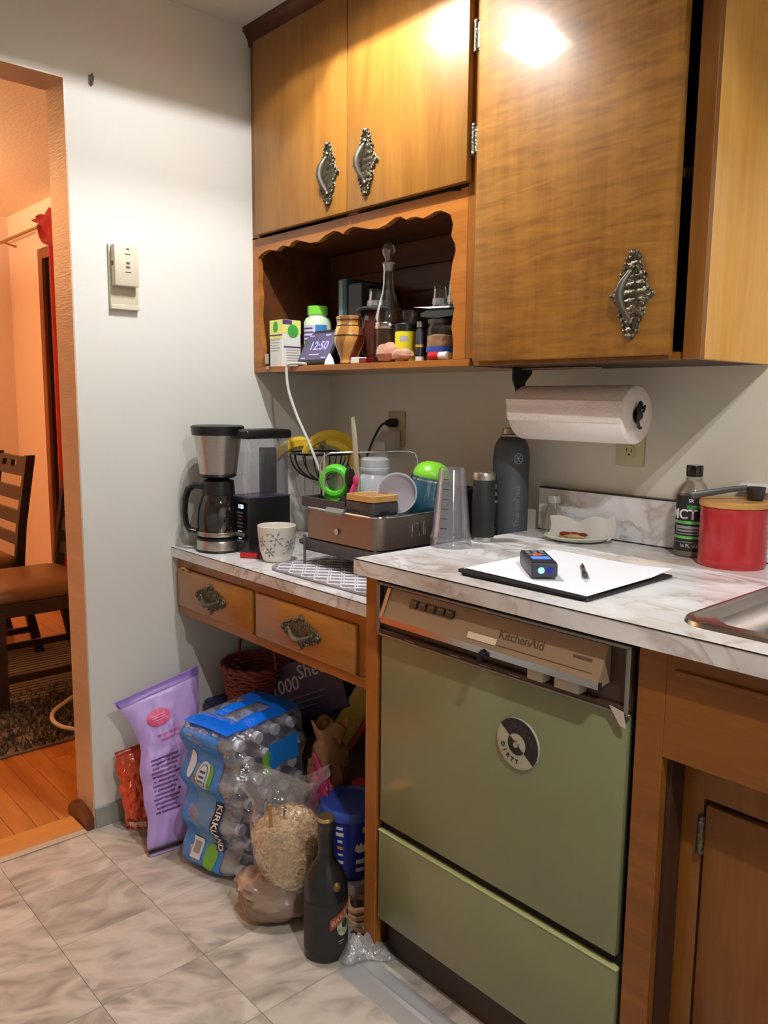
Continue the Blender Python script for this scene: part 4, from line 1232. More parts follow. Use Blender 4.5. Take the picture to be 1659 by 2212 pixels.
stone(0.583, -0.262, 0.040, (1.15, 0.7, 0.66), 'larger rough pink stone lying in front of the decanter', 1.0, 0.3)
stone(0.650, -0.276, 0.034, (1.35, 0.7, 0.5), 'flatter pale pink stone at the front edge of the shelf', 4.0, -0.2)
rb = thing('pill_box', 'small white and dark red box beside the vase foot', 'box', (0.492, -0.278, ZS))
b = B(); b.box(-0.030, 0.004, -0.016, 0.016, 0, 0.017, 0.002, 1); b.obj('white_half', M_white, rb)
b = B(); b.box(0.004, 0.034, -0.016, 0.016, 0, 0.014, 0.002, 1); b.obj('red_half', mat('dark_red_plastic', S(110, 20, 22), 0.3), rb)
rt = thing('marker_tube', 'red and white tube lying at the right end of the shelf', 'tube', (0.782, -0.285, ZS + 0.011))
b = B(); b.cyl((-0.022, 0, 0), (0.012, 0, 0), 0.0105, n=16); b.obj('red_end', M_red, rt)
b = B(); b.cyl((0.012, 0, 0), (0.040, 0, 0), 0.0095, n=16); b.obj('white_end', M_white, rt)
bk = thing('book', 'dark teal hardback standing at the back of the shelf', 'book', (0.29, -0.10, ZS))
b = B(); b.box(-0.019, 0.019, -0.085, 0.06, 0, 0.255, 0.002, 1); b.obj('cover', mat('teal_cover', S(30, 52, 58), 0.5), bk)
b = B(); b.box(-0.012, 0.004, -0.0862, -0.0845, 0.03, 0.25); b.obj('spine_label', mat('teal_label', S(96, 124, 120), 0.5), bk, smooth=0)
bk2 = thing('book', 'black hardback beside the teal one at the back of the shelf', 'book', (0.342, -0.095, ZS))
b = B(); b.box(-0.03, 0.03, -0.085, 0.055, 0, 0.235, 0.002, 1); b.obj('cover', mat('black_cover', S(28, 24, 24), 0.5), bk2)
b = B(); b.box(-0.027, 0.027, -0.083, 0.057, 0.004, 0.2365, 0.001, 1); b.obj('pages', mat('aged_pages', S(120, 104, 84), 0.8), bk2)
# ------------------------------------------------------------------ coffee maker
cm = thing('coffee_maker', 'black and steel drip coffee maker with glass carafe and clear tank', 'coffee maker', (0.135, -0.52, HL))
M_clear2 = glass('tank_plastic', (0.90, 0.90, 0.93), 0.10, 0.06, 0.08, (0.7, 0.68, 0.76))
X0, X1, Y0, Y1 = 0.028, 0.127, 0.020, 0.165
b = B(); b.box(X0, X1, Y0, Y1, 0.0, 0.162, 0.005, 2); tw = b.obj('tower', M_black, cm)
b = B(); b.box(X0 + 0.004, X1 - 0.004, Y0 - 0.0015, Y0 + 0.002, 0.035, 0.150, 0.001, 1); b.obj('control_panel', M_blackg, tw)
M_led = mat('display_led', S(190, 220, 255), 0.3, emit=2.0)
txt('1:28', 0.016, M_led, tw, T((X0 + X1) / 2 + 0.012, Y0 - 0.0021, 0.136), bold=0.01)
for z, w, m in ((0.118, 0.03, 'grey'), (0.108, 0.026, 'grey'), (0.098, 0.02, 'red'), (0.088, 0.03, 'grey'), (0.078, 0.028, 'grey'), (0.064, 0.02, 'white'), (0.044, 0.016, 'cyan'), (0.036, 0.034, 'grey')):
    mm = {'grey': mat('panel_grey', S(96, 96, 98), 0.35), 'red': mat('panel_red', S(150, 40, 44), 0.35), 'white': M_inkw, 'cyan': mat('panel_cyan', S(150, 220, 214), 0.35, emit=0.4)}[m]
    b = B(); b.box((X0 + X1) / 2 - w / 2 + 0.006, (X0 + X1) / 2 + w / 2 + 0.006, Y0 - 0.0024, Y0 - 0.0012, z - 0.0022, z + 0.0022, 0.0005, 1); b.obj('button', mm, tw)
b = B(); b.box((X0 + X1) / 2 - 0.02, (X0 + X1) / 2 + 0.03, Y0 - 0.004, Y0 - 0.001, 0.050, 0.060, 0.002, 2); b.obj('start_button', mat('panel_silver', S(130, 128, 124), 0.3, 0.7), tw)
b = B(); b.box(X0 + 0.002, X1 - 0.002, Y0 + 0.002, Y1 - 0.002, 0.1625, 0.330, 0.008, 2)
b.obj('water_tank', M_clear2, cm)
b = B(); b.box(X0 + 0.008, X1 - 0.05, Y1 - 0.05, Y1 - 0.012, 0.164, 0.30, 0.004, 2); b.obj('tank_core', mat('smoke_plastic', S(44, 40, 48), 0.3), cm)
b = B(); b.box(X0, X1, Y0, Y1, 0.160, 0.1645, 0.001, 1); b.obj('tank_seat', mat('violet_rim', S(66, 56, 84), 0.3), cm)
for k in range(6):
    b = B(); b.box(X0 + 0.012, X0 + 0.026, Y0 + 0.0005, Y0 + 0.0015, 0.185 + k * 0.022, 0.1862 + k * 0.022); b.obj('level_mark', M_ink, cm, smooth=0)
b = B(); b.box(X0 - 0.004, X1 + 0.004, Y0 - 0.006, Y1 + 0.006, 0.329, 0.355, 0.009, 3); b.obj('tank_lid', M_black, cm)
# brew basket
b = B(); b.lathe([(0.048, 0.222), (0.053, 0.226), (0.068, 0.338)], 40, cap=False); b.obj('steel_shell', M_steel, cm)
b = B(); b.lathe([(0.066, 0.337), (0.0735, 0.337), (0.0765, 0.362), (0.070, 0.365), (0.05, 0.362), (0, 0.362)], 40); b.obj('basket_lid', M_black, cm)
b = B(); b.lathe([(0, 0.214), (0.045, 0.214), (0.053, 0.219), (0.050, 0.228), (0, 0.228)], 36); b.obj('basket_base', M_black, cm)
b = B(); b.lathe([(0, 0.0), (0.066, 0.0), (0.068, 0.003), (0.066, 0.007)], 40); b.obj('foot_ring', M_black, cm)
b = B(); b.lathe([(0.0655, 0.006), (0.066, 0.030), (0.064, 0.034)], 40, cap=False); b.obj('steel_base', M_steel, cm)
b = B(); b.lathe([(0.064, 0.033), (0.0645, 0.040), (0.058, 0.042), (0, 0.042)], 40); b.obj('hot_plate', M_black, cm)
# carafe
cf_ = B(); cf_.lathe([(0, 0.043), (0.054, 0.043), (0.061, 0.055), (0.0635, 0.09), (0.060, 0.125), (0.051, 0.155), (0.045, 0.168)], 40)
ca = cf_.obj('carafe', glass('carafe_glass', (0.30, 0.28, 0.27), 0.08, 0.03, 0.55, (0.012, 0.009, 0.008)), cm)
b = B(); b.lathe([(0, 0.046), (0.052, 0.046), (0.0585, 0.056), (0.061, 0.09), (0.0605, 0.105), (0, 0.105)], 32); b.obj('coffee', mat('coffee_dark', S(20, 12, 8), 0.15), ca)
b = B(); b.lathe([(0.0615, 0.046), (0.0635, 0.050), (0.0640, 0.058), (0.0632, 0.060)], 40, cap=False); b.obj('steel_band', M_steelx, ca)
b = B(); b.lathe([(0.046, 0.164), (0.0475, 0.166), (0.046, 0.190), (0.044, 0.205), (0.030, 0.211), (0, 0.212)], 36); b.obj('carafe_lid', M_black, ca)
b = B()
hd = Vector((-0.70, -0.71, 0)).normalized()
hp = [(0.044, 0.186), (0.072, 0.190), (0.090, 0.178), (0.099, 0.150), (0.102, 0.11), (0.098, 0.075), (0.088, 0.058), (0.062, 0.054)]
b.tube([hd * r + Vector((0, 0, z)) for r, z in hp], [0.009, 0.010, 0.0105, 0.0095, 0.009, 0.009, 0.0095, 0.008], 10, flat=1.3); b.obj('handle', M_black, ca)

# ------------------------------------------------------------------ mug, red scrap, mat
mu = thing('mug', 'white mug with grey snowflakes next to the coffee maker', 'mug', (0.375, -0.482, HL + 0.0005))
b = B(); b.lathe([(0, 0), (0.034, 0), (0.039, 0.005), (0.046, 0.03), (0.051, 0.065), (0.0535, 0.098), (0.0515, 0.0995), (0.0495, 0.095), (0.046, 0.05), (0.036, 0.012), (0, 0.010)], 44); b.obj('cup_body', mat('mug_glaze', S(226, 220, 208), 0.25), mu)
M_sf = mat('snowflake_grey', S(120, 122, 132), 0.5); M_gold = mat('gold_dot', S(196, 160, 106), 0.5)
def rmug(z): return 0.0466 + (z - 0.03) * 0.104 + 0.0006 if z > 0.03 else 0.039 + (z - 0.005) * 0.28 + 0.0006
def flake(a, z, s):
    b = B()
    for k in range(6):
        t = k * PI / 3 + 0.2
        for (r0, r1, dd) in ((0.0, 1.0, 0.0), (0.45, 0.75, 0.5), (0.45, 0.75, -0.5)):
            p0 = (s * r0 * math.cos(t), s * r0 * math.sin(t)); p1 = (p0[0] + s * (r1 - r0) * math.cos(t + dd), p0[1] + s * (r1 - r0) * math.sin(t + dd))
            pts = []
            for q in range(4):
                f = q / 3; x = p0[0] + (p1[0] - p0[0]) * f; zz = z + p0[1] + (p1[1] - p0[1]) * f
                r = rmug(zz); an = a + x / r
                pts.append((r * math.sin(an), -r * math.cos(an), zz))
            b.tube(pts, 0.0009, 4)
    b.obj('snowflake', M_sf, mu)
for a, z, s in ((0.95, 0.066, 0.024), (0.05, 0.058, 0.017), (0.55, 0.030, 0.016), (1.75, 0.05, 0.018), (-0.8, 0.035, 0.016), (-1.6, 0.065, 0.018), (2.8, 0.05, 0.02), (-2.6, 0.04, 0.018)): flake(a, z, s)
for a, z in ((0.5, 0.082), (0.0, 0.036), (1.4, 0.03)):
    b = B(); r = rmug(z); b.sph((r * math.sin(a), -r * math.cos(a), z), 0.004, (1, 1, 1), 10, 6); b.obj('gold_dot', M_gold, mu)
rd = thing('lighter', 'small red plastic lighter lying beside the mug', 'lighter', (0.303, -0.515, HL + 0.0075), rz=0.62)
b = B(); b.box(-0.035, 0.02, -0.010, 0.010, -0.007, 0.007, 0.005, 3); b.obj('lighter_body', M_red, rd)
b = B(); b.box(0.02, 0.034, -0.008, 0.008, -0.006, 0.006, 0.002, 2); b.obj('lighter_head', mat('dark_red_plastic', S(110, 20, 22), 0.3), rd)

mt = thing('drying_mat', 'grey drying mat with white lattice pattern under the dish rack', 'mat', (0.66, -0.37, HL))
poly = slab_poly(0, 0, 0.44, 0.385, 0.05, 8)
b = B(); b.prism(poly, 'z', 0.0005, 0.007); b.obj('mat_pad', mat('mat_grey', S(138, 130, 134), 0.95, bump=0.3, bscale=200), mt, smooth=0)
b = B(); b.tube([(x, y, 0.004) for x, y in poly], 0.0045, 8, closed=True); b.obj('piping', mat('mat_edge', S(150, 146, 152), 0.9), mt)
M_lat = mat('mat_white', S(222, 220, 226), 0.95)
b = B()
import itertools
cell = 0.052
for i in range(-5, 6):
    for j in range(-8, 9):
        cx, cy = i * cell + (j % 2) * cell / 2, j * cell * 0.42
        if abs(cx) > 0.19 or abs(cy) > 0.175: continue
        pts = [(cx + 0.5 * cell * (math.cos(a) * (0.82 + 0.18 * abs(math.cos(2 * a)))), cy + 0.42 * cell * (math.sin(a) * (0.82 + 0.18 * abs(math.cos(2 * a)))), 0.0074) for a in [2 * PI * k / 16 for k in range(16)]]
        b.tube(pts, 0.0018, 4, closed=True)
        b.box(cx + 0.5 * cell - 0.005, cx + 0.5 * cell + 0.005, cy - 0.005, cy + 0.005, 0.0065, 0.0082)
o = b.obj('lattice_print', M_lat, mt); o['kind'] = 'stuff'

# ------------------------------------------------------------------ dish rack
dr = thing('dish_rack', 'brushed steel dish rack box standing on thin legs over the mat', 'dish rack', (0.635, -0.345, HL))
RX0, RX1, RY0, RY1, RZ0, RZ1 = -0.148, 0.145, -0.132, 0.125, 0.083, 0.163
b = B()
P0 = slab_poly(0, 0, RX1 - RX0, RY1 - RY0, 0.028, 8)
P1 = slab_poly(0, 0, RX1 - RX0 - 0.006, RY1 - RY0 - 0.006, 0.026, 8)
def ringv(P, z): return [b.bm.verts.new((x, y, z)) for x, y in P]
R0, R1, R2, R3 = ringv(P0, RZ0), ringv(P0, RZ1), ringv(P1, RZ1), ringv(P1, RZ0 + 0.004)
for A, D in ((R0, R1), (R1, R2), (R2, R3)):
    for k in range(len(A)): b.bm.faces.new([A[k], A[(k + 1) % len(A)], D[(k + 1) % len(A)], D[k]])
b.bm.faces.new(R3); b.bm.faces.new(list(reversed(R0)))
b.obj('steel_wall', mat('rack_steel', S(150, 140, 130), 0.42, 1.0, var=0.05, vscale=40, stretch=(1, 1, 10)), dr, smooth=40)
b = B(); b.tube([(x, y, RZ1) for x, y in P0], 0.0028, 8, closed=True); b.obj('rim', M_chrome, dr)
b = B()
for sy in (-0.004, 0.036): b.tube([(RX1 + 0.001, -0.01 + sy, RZ1 - 0.055), (RX1 + 0.001, -0.01 + sy, RZ1 - 0.028), (RX1 + 0.001, 0.002 + sy * 0.7, RZ1 - 0.020), (RX1 + 0.001, 0.014 + sy * 0.5, RZ1 - 0.028), (RX1 + 0.001, 0.014 + sy * 0.5, RZ1 - 0.055)], 0.002, 6)
b.obj('hook_loop', M_chrome, dr)
b = B(); b.box(RX0 + 0.002, RX1 - 0.002, RY0 + 0.004, RY1, 0.046, 0.080, 0.004, 2); b.obj('drip_tray', mat('tray_grey', S(66, 64, 64), 0.5, var=0.15, vscale=40, stretch=(6, 1, 1)), dr)
for (x, y) in ((RX0 + 0.004, RY0 + 0.004), (RX1 - 0.006, RY0 + 0.004), (RX0 + 0.004, RY1 - 0.004), (RX1 - 0.006, RY1 - 0.004)):
    b = B(); b.cyl((x, y, 0.0085), (x, y, RZ0 + 0.004), 0.004, n=10); b.obj('leg', mat('leg_grey', S(110, 108, 106), 0.4, 0.5), dr)
lt = B(); lt.lathe([(0, 0), (0.008, 0), (0.006, 0.0008), (0, 0.0009)], 12, M=T(-0.005, RY0 - 0.0004, 0.112) @ RX(PI / 2)); lt.obj('logo_mark', mat('logo_pale', S(206, 190, 172), 0.5), dr)
b = B(); b.tube([(RX0 + 0.012, RY0 + 0.05, RZ1 - 0.02), (RX0 + 0.012, RY0 + 0.05, RZ1 + 0.105), (RX0 + 0.014, RY0 + 0.056, RZ1 + 0.128), (RX0 + 0.03, RY0 + 0.07, RZ1 + 0.138), (-0.04, 0.10, RZ1 + 0.142), (-0.022, 0.132, RZ1 + 0.142), (-0.014, 0.147, RZ1 + 0.136), (-0.010, 0.152, RZ1 + 0.12), (-0.010, 0.152, RZ0)], 0.0026, 8)
b.obj('wire_loop', M_chrome, dr)

ut = thing('utensil_caddy', 'dark grey utensil caddy clipped on the front rim of the dish rack', 'caddy', (0.575, -0.455, HL + 0.128))
b = B()
for (x0, x1, y0, y1, z0, z1) in ((-0.093, 0.085, -0.020, -0.017, 0.037, 0.062), (-0.093, 0.085, 0.050, 0.053, 0.0, 0.062), (-0.093, -0.09, -0.02, 0.053, 0.037, 0.062), (-0.09, 0.085, -0.015, 0.05, 0.034, 0.038)):
    b.box(x0, x1, y0, y1, z0, z1, 0.001, 1)
b.obj('caddy_tray', M_charcoal, ut)
b = B(); b.prism([(-0.030, 0.034), (-0.018, 0.046), (-0.018, 0.036), (-0.030, 0.028)], 'x', 0.015, 0.085); b.obj('rim_clip', mat('clip_grey', S(120, 118, 116), 0.5), ut, smooth=0)
kb = thing('knife_block', 'charcoal block with slotted bamboo top at the rack front corner', 'knife holder', (0.716, -0.435, HL + 0.131))
b = B(); b.box(-0.052, 0.052, -0.042, 0.045, 0.033, 0.068, 0.008, 3); b.obj('block_body', M_charcoal, kb)
for (x0, x1, y) in ((-0.04, 0.004, -0.0424),): 
    b = B(); b.box(x0, x1, y - 0.0008, y + 0.001, 0.040, 0.0445); b.obj('drain_slot', M_dark, kb, smooth=0)
b = B(); b.box(0.0514, 0.0526, -0.02, 0.012, 0.040, 0.0445); b.obj('drain_slot', M_dark, kb, smooth=0)
bp_ = slab_poly(0, 0.0015, 0.108, 0.091, 0.016, 6)
b = B(); b.prism(bp_, 'z', 0.068, 0.082); kt = b.obj('bamboo_top', M_bamboo, kb, smooth=30)
for k in range(5):
    b = B(); b.box(-0.040, 0.040, -0.031 + k * 0.0155, -0.027 + k * 0.0155, 0.0815, 0.0824); b.obj('knife_slot', mat('slot_brown', S(120, 78, 38), 0.7), kt, smooth=0)

# things in the rack
RB_ = HL + 0.0885
jg = thing('plastic_jug', 'cloudy plastic jug upside down in the middle of the dish rack', 'jug', (0.602, -0.325, RB_))
jg.scale = (1.05, 1.05, 1.08)
b = B(); b.lathe([(0.064, 0), (0.066, 0.02), (0.064, 0.10), (0.055, 0.125), (0.040, 0.142), (0.034, 0.150), (0.036, 0.158), (0.035, 0.183), (0.030, 0.188), (0, 0.189)], 24, cap=False); b.obj('jug_body', M_milky, jg)
b = B(); b.lathe([(0.0355, 0.157), (0.038, 0.158), (0.038, 0.163), (0.0355, 0.164)], 24, cap=False); b.obj('neck_ring', M_milky, jg)
jc = thing('plastic_cup', 'cloudy plastic cup lying on its side at the rack front corner', 'cup', (0.728, -0.352, HL + 0.208), rot=(math.radians(80), 0, math.radians(38)))
jc.scale = (1.15, 1.15, 1.15)
b = B(); b.lathe([(0, -0.045), (0.026, -0.045), (0.030, -0.04), (0.042, 0.035), (0.044, 0.042), (0.0405, 0.042), (0.028, -0.038), (0, -0.041)], 28); b.obj('cup_wall', M_milky, jc)
b = B(); b.lathe([(0, -0.02), (0.031, -0.02), (0.039, 0.03), (0, 0.03)], 20); b.obj('label_inside', glass('lilac_inside', (0.9, 0.88, 0.9), 0.02, 0.3, 0.55, (0.62, 0.56, 0.62)), jc)
tb_ = thing('shaker_bottle', 'teal translucent shaker bottle with bright green lid in the rack', 'bottle', (0.722, -0.268, RB_ + 0.006), rot=(0.0, math.radians(9), math.radians(35)))
tb_.scale = (1.05, 1.05, 1.12)
b = B(); b.lathe([(0, 0), (0.036, 0), (0.039, 0.004), (0.046, 0.140), (0.044, 0.140), (0.036, 0.01), (0, 0.008)], 30); b.obj('shaker_body', glass('teal_plastic', (0.25, 0.55, 0.65), 0.1, 0.06, 0.45, (0.08, 0.30, 0.42)), tb_)
b = B(); b.lathe([(0.046, 0.138), (0.047, 0.142), (0.044, 0.152), (0.034, 0.165), (0.018, 0.172), (0, 0.173)], 30); b.obj('shaker_lid', mat('lime_plastic', S(128, 206, 44), 0.35), tb_)
b = B(); b.lathe([(0.0472, 0.130), (0.0475, 0.134)], 30, cap=False); b.obj('glint_ring', M_chrome, tb_)
bx2 = thing('food_container', 'pale clear food container standing behind the shaker bottle', 'container', (0.655, -0.275, RB_ + 0.001))
b = B(); b.box(-0.03, 0.045, -0.028, 0.028, 0.0, 0.148, 0.006, 2); b.obj('container_body', glass('pale_green_plastic_clear', (0.8, 0.9, 0.82), 0.08, 0.08, 0.3, (0.6, 0.74, 0.62)), bx2)
bl2 = B(); bl2.prism([(-0.05, 0.0), (0.05, 0.0), (0.052, 0.012), (-0.048, 0.012)], 'y', -0.012, 0.012)  # light blue lid, drawn as a flat strip
o = bl2.obj('blue_lid', mat('cyan_plastic', S(70, 160, 200), 0.35), smooth=0); o.location = (0.66, -0.375, HL + 0.175); o.rotation_euler = (0, -0.2, 0.5)
tag(o, 'light blue plastic lid between the jug and the cup', 'spatula')
gs = thing('green_strainer', 'lime green plastic scoop with round ring handle in the caddy', 'strainer', (0.535, -0.405, HL + 0.165))
b = B(); b.tube([(0.036 * math.cos(a), 0.015 * math.cos(a), 0.062 + 0.036 * math.sin(a)) for a in [2 * PI * k / 26 for k in range(26)]], 0.010, 8, closed=True, flat=1.4); b.obj('ring', mat('lime_green', S(84, 200, 50), 0.35), gs)
b = B(); b.tube([(-0.03, -0.01, 0.045), (-0.028, -0.005, 0.02), (0.0, 0.0, 0.006), (0.04, 0.02, 0.02), (0.068, 0.035, 0.05), (0.075, 0.04, 0.068)], [0.012, 0.014, 0.014, 0.011, 0.010, 0.007], 8, flat=0.6); b.obj('scoop_edge', mat('lime_green', S(84, 200, 50), 0.35), gs)
b = B(); b.lathe([(0, 0), (0.027, 0), (0.027, 0.002), (0, 0.003)], 20, M=T(0, 0.004, 0.062) @ RX(PI / 2)); b.obj('mesh_disc', glass('mesh_clear', (0.7, 0.74, 0.72), 0.15, 0.2, 0.3, (0.5, 0.55, 0.52)), gs)
def utensil(name, label, cat, pts, rs, m, head=None):
    t = thing(name, label, cat, pts[0])
    o0 = Vector(pts[0])
    b = B(); b.tube([Vector(p) - o0 for p in pts], rs, 8, flat=0.55); b.obj('handle', m, t)
    if head:
        c, r, s, mm = head
        b = B(); b.sph(Vector(c) - o0, r, s, 14, 8); b.obj('head', mm, t)
    return t
CZ0 = HL + 0.168
utensil('spatula', 'black cooking spoon standing in the caddy beside the green ring', 'utensil', [(0.600, -0.42, CZ0), (0.602, -0.415, CZ0 + 0.05)], [0.005, 0.006], M_black, ((0.604, -0.412, CZ0 + 0.075), 0.026, (0.75, 0.3, 1.15), M_black))
utensil('pastry_brush', 'pink handled brush standing beside the black spoon', 'utensil', [(0.625, -0.43, CZ0), (0.632, -0.428, CZ0 + 0.045), (0.636, -0.424, CZ0 + 0.062)], [0.006, 0.008, 0.005], mat('hot_pink', S(206, 52, 110), 0.35), ((0.640, -0.422, CZ0 + 0.07), 0.010, (1, 0.6, 1.6), mat('hot_pink', S(206, 52, 110), 0.35)))
utensil('tongs', 'long beige plastic tongs leaning from the caddy towards the wall', 'utensil', [(0.628, -0.405, CZ0), (0.60, -0.385, CZ0 + 0.08), (0.555, -0.355, CZ0 + 0.17), (0.51, -0.325, CZ0 + 0.225)], [0.010, 0.010, 0.009, 0.007], glass('beige_clear', (0.75, 0.7, 0.6), 0.08, 0.1, 0.45, (0.45, 0.38, 0.28)))
utensil('whisk', 'thin steel whisk handle upright in the caddy', 'utensil', [(0.515, -0.43, CZ0), (0.513, -0.425, CZ0 + 0.10), (0.512, -0.422, CZ0 + 0.135)], [0.0035, 0.0035, 0.0025], M_chrome)
jk = thing('mason_jar', 'dark lidded jar with wire bail behind the plastic jug', 'jar', (0.62, -0.165, HL + 0.0075))
b = B(); b.lathe([(0, 0), (0.045, 0), (0.047, 0.01), (0.047, 0.16), (0.040, 0.18)], 28); b.obj('jar_body', mat('smoke_glass_dark', S(36, 32, 34), 0.12), jk)
b = B(); b.lathe([(0.040, 0.178), (0.049, 0.180), (0.049, 0.200), (0.040, 0.205), (0, 0.206)], 28); b.obj('lid', M_black, jk)
b = B(); b.tube([(0.03 * math.cos(a), -0.012, 0.205 + 0.045 * math.sin(a)) for a in [PI * k / 12 for k in range(13)]], 0.0045, 8); b.obj('bail', mat('dull_bronze', S(90, 78, 60), 0.35, 0.7), jk)
pn = thing('saucepan', 'small black saucepan with long handle at the back of the dish rack', 'pan', (0.70, -0.115, HL + 0.0075))
b = B(); b.lathe([(0, 0), (0.05, 0), (0.054, 0.01), (0.056, 0.20), (0.053, 0.20), (0.050, 0.01), (0, 0.006)], 28); b.obj('pan_body', M_black, pn)
b = B(); b.tube([(0.05, -0.02, 0.19), (0.09, -0.03, 0.205), (0.14, -0.03, 0.217), (0.165, -0.03, 0.222)], [0.007, 0.008, 0.010, 0.011], 8, flat=0.6); b.obj('pan_handle', M_black, pn)

# ------------------------------------------------------------------ fruit bowl and bananas
fb = thing('fruit_bowl', 'black wire fruit bowl on a stand behind the coffee maker', 'bowl', (0.215, -0.205, HL))
RBW = 0.098; ZR = 0.278
b = B(); b.tube([(RBW * math.cos(a), RBW * math.sin(a), ZR) for a in [2 * PI * k / 40 for k in range(40)]], 0.0032, 8, closed=True); b.obj('rim', M_blackg, fb)
for k in range(16):
    a = 2 * PI * k / 16
    b = B(); b.tube([(RBW * math.cos(t) * math.cos(a), RBW * math.cos(t) * math.sin(a), ZR - 0.085 * math.sin(t)) for t in [PI / 2 * j / 7 * 0.9 for j in range(8)]], 0.0018, 6); b.obj('wire', M_blackg, fb)
b = B(); b.cyl((0, 0, 0.0), (0, 0, ZR - 0.082), 0.006, n=10); b.obj('stem', M_blackg, fb)
b = B(); b.lathe([(0, 0), (0.07, 0), (0.07, 0.006), (0.02, 0.012), (0, 0.014)], 30); b.obj('foot', M_blackg, fb)
def banana(label, c, rad, a0, a1, plane, r, twist=0.0):
    """arc of a circle in the plane spanned by two vectors"""
    e1, e2 = Vector(plane[0]).normalized(), Vector(plane[1]).normalized()
    t = thing('banana', label, 'banana', c, group='bananas in the wire bowl')
    pts, rs = [], []
    n = 16
    for k in range(n + 1):
        f = k / n; a = a0 + (a1 - a0) * f
        pts.append(e1 * rad * math.cos(a) + e2 * rad * math.sin(a))
        s = math.sin(PI * (0.06 + 0.88 * f)) ** 0.45
        rs.append(r * s if 0 < k < n else r * 0.35)
    b = B(); b.tube(pts, rs, 6); b.obj('peel', mat('banana_yellow', S(214, 176, 44), 0.45, var=0.12, vscale=20), t, smooth=50)
    b = B(); d = (pts[-1] - pts[-2]).normalized(); b.tube([pts[-1] - d * 0.004, pts[-1] + d * 0.014], [r * 0.4, r * 0.3], 6); b.obj('stem', mat('banana_stem', S(120, 96, 34), 0.6), t)
    b = B(); d = (pts[0] - pts[1]).normalized(); b.tube([pts[0] - d * 0.002, pts[0] + d * 0.004], [r * 0.34, r * 0.22], 6); b.obj('tip', mat('banana_tip', S(50, 38, 24), 0.7), t)
ZB = HL + ZR
banana('banana lying over the left rim of the wire bowl', (0.155, -0.225, ZB - 0.075), 0.105, math.radians(155), math.radians(62), ((0.75, 0.66, 0), (0, 0, 1)), 0.020)
banana('banana arching along the back of the wire bowl', (0.225, -0.175, ZB - 0.035), 0.088, math.radians(165), math.radians(20), ((0.72, 0.69, 0), (0, 0, 1)), 0.018)
banana('banana hanging down the right side of the wire bowl', (0.245, -0.195, ZB - 0.045), 0.078, math.radians(100), math.radians(-25), ((0.72, 0.69, 0), (0, 0, 1)), 0.0185)

# ------------------------------------------------------------------ bottles at the counter end
cp = thing('plastic_tumbler', 'tall clear measuring cup turned upside down at the counter edge', 'cup', (0.938, -0.386, HC))
b = B(); b.lathe([(0.046, 0.0005), (0.048, 0.002), (0.048, 0.008), (0.0455, 0.012), (0.048, 0.016), (0.048, 0.024), (0.045, 0.028), (0.0305, 0.176), (0.027, 0.181), (0, 0.181)], 36, cap=False); b.obj('cup_wall', M_plast, cp)
b = B(); b.lathe([(0.043, 0.002), (0.042, 0.03), (0.0285, 0.172), (0, 0.176)], 36, cap=False); b.obj('inner_wall', M_plast, cp)
for k in range(6):
    z = 0.045 + k * 0.022; r = 0.0435 - (z - 0.03) * 0.098 + 0.0012
    cpatch(r, 0.15, 0.55, z, z + 0.0016, 6).obj('measure_mark', M_ink, cp)
tm = thing('thermos', 'slim black thermos with steel ends at the counter edge', 'thermos', (0.94, -0.277, HC))
b = B(); b.lathe([(0, 0), (0.0245, 0), (0.026, 0.002), (0.026, 0.012)], 30, cap=False); b.obj('steel_foot', M_steel, tm)
b = B(); b.lathe([(0.0262, 0.0115), (0.0268, 0.013), (0.0268, 0.146), (0.0262, 0.1475)], 30); b.obj('sleeve', mat('black_rubber', S(22, 22, 23), 0.6), tm)
b = B(); b.lathe([(0.0262, 0.147), (0.0265, 0.162), (0.0245, 0.165), (0, 0.165)], 30); b.obj('steel_cap', M_steel, tm)
bt2 = thing('water_bottle', 'black bottle with chrome rings half hidden between thermos and grey flask', 'bottle', (0.866, -0.172, HL))
bt2.scale = (1, 1, 2.1)
b = B(); b.lathe([(0, 0), (0.022, 0), (0.024, 0.003), (0.024, 0.095), (0.018, 0.105)], 26); b.obj('bottle_body', M_blackg, bt2)
for z in (0.088, 0.097, 0.106): 
    b = B(); b.lathe([(0.0235 - (z - 0.088) * 0.2, z), (0.0245 - (z - 0.088) * 0.2, z + 0.003), (0.0235 - (z - 0.088) * 0.2, z + 0.006)], 26, cap=False); b.obj('chrome_ring', M_chrome, bt2)
b = B(); b.lathe([(0.018, 0.104), (0.020, 0.106), (0.019, 0.122), (0, 0.124)], 26); b.obj('cap', M_black, bt2)
gf = thing('steel_flask', 'tall matte slate grey flask with steel lid against the wall', 'flask', (0.858, -0.078, HL))
M_slate = mat('slate_powder_coat', S(74, 78, 84), 0.55)
b = B(); b.lathe([(0, 0), (0.044, 0), (0.047, 0.003), (0.047, 0.300), (0.044, 0.325), (0.036, 0.343), (0.029, 0.350), (0.027, 0.352)], 44); b.obj('flask_body', M_slate, gf)
b = B(); b.lathe([(0.026, 0.351), (0.030, 0.352), (0.030, 0.356), (0.026, 0.358), (0.024, 0.372), (0.022, 0.374), (0, 0.374)], 36); b.obj('flask_lid', mat('lid_steel', S(170, 156, 140), 0.3, 0.9), gf)
M_lg = mat('pale_print', S(176, 180, 184), 0.5)
VA = math.radians(62)
me = txt_mesh('ThermoFlask', 0.021, bend=None)
for v in me.vertices:
    x, y, z = v.co                # run the letters up the side of the flask
    r = 0.0476; a = VA + (-z) / r * -1.0
    a = VA + (-v.co.z) / r
    v.co = (r * math.sin(a), -r * math.cos(a), 0.175 + x)
ob('lettering', me, M_lg, gf)
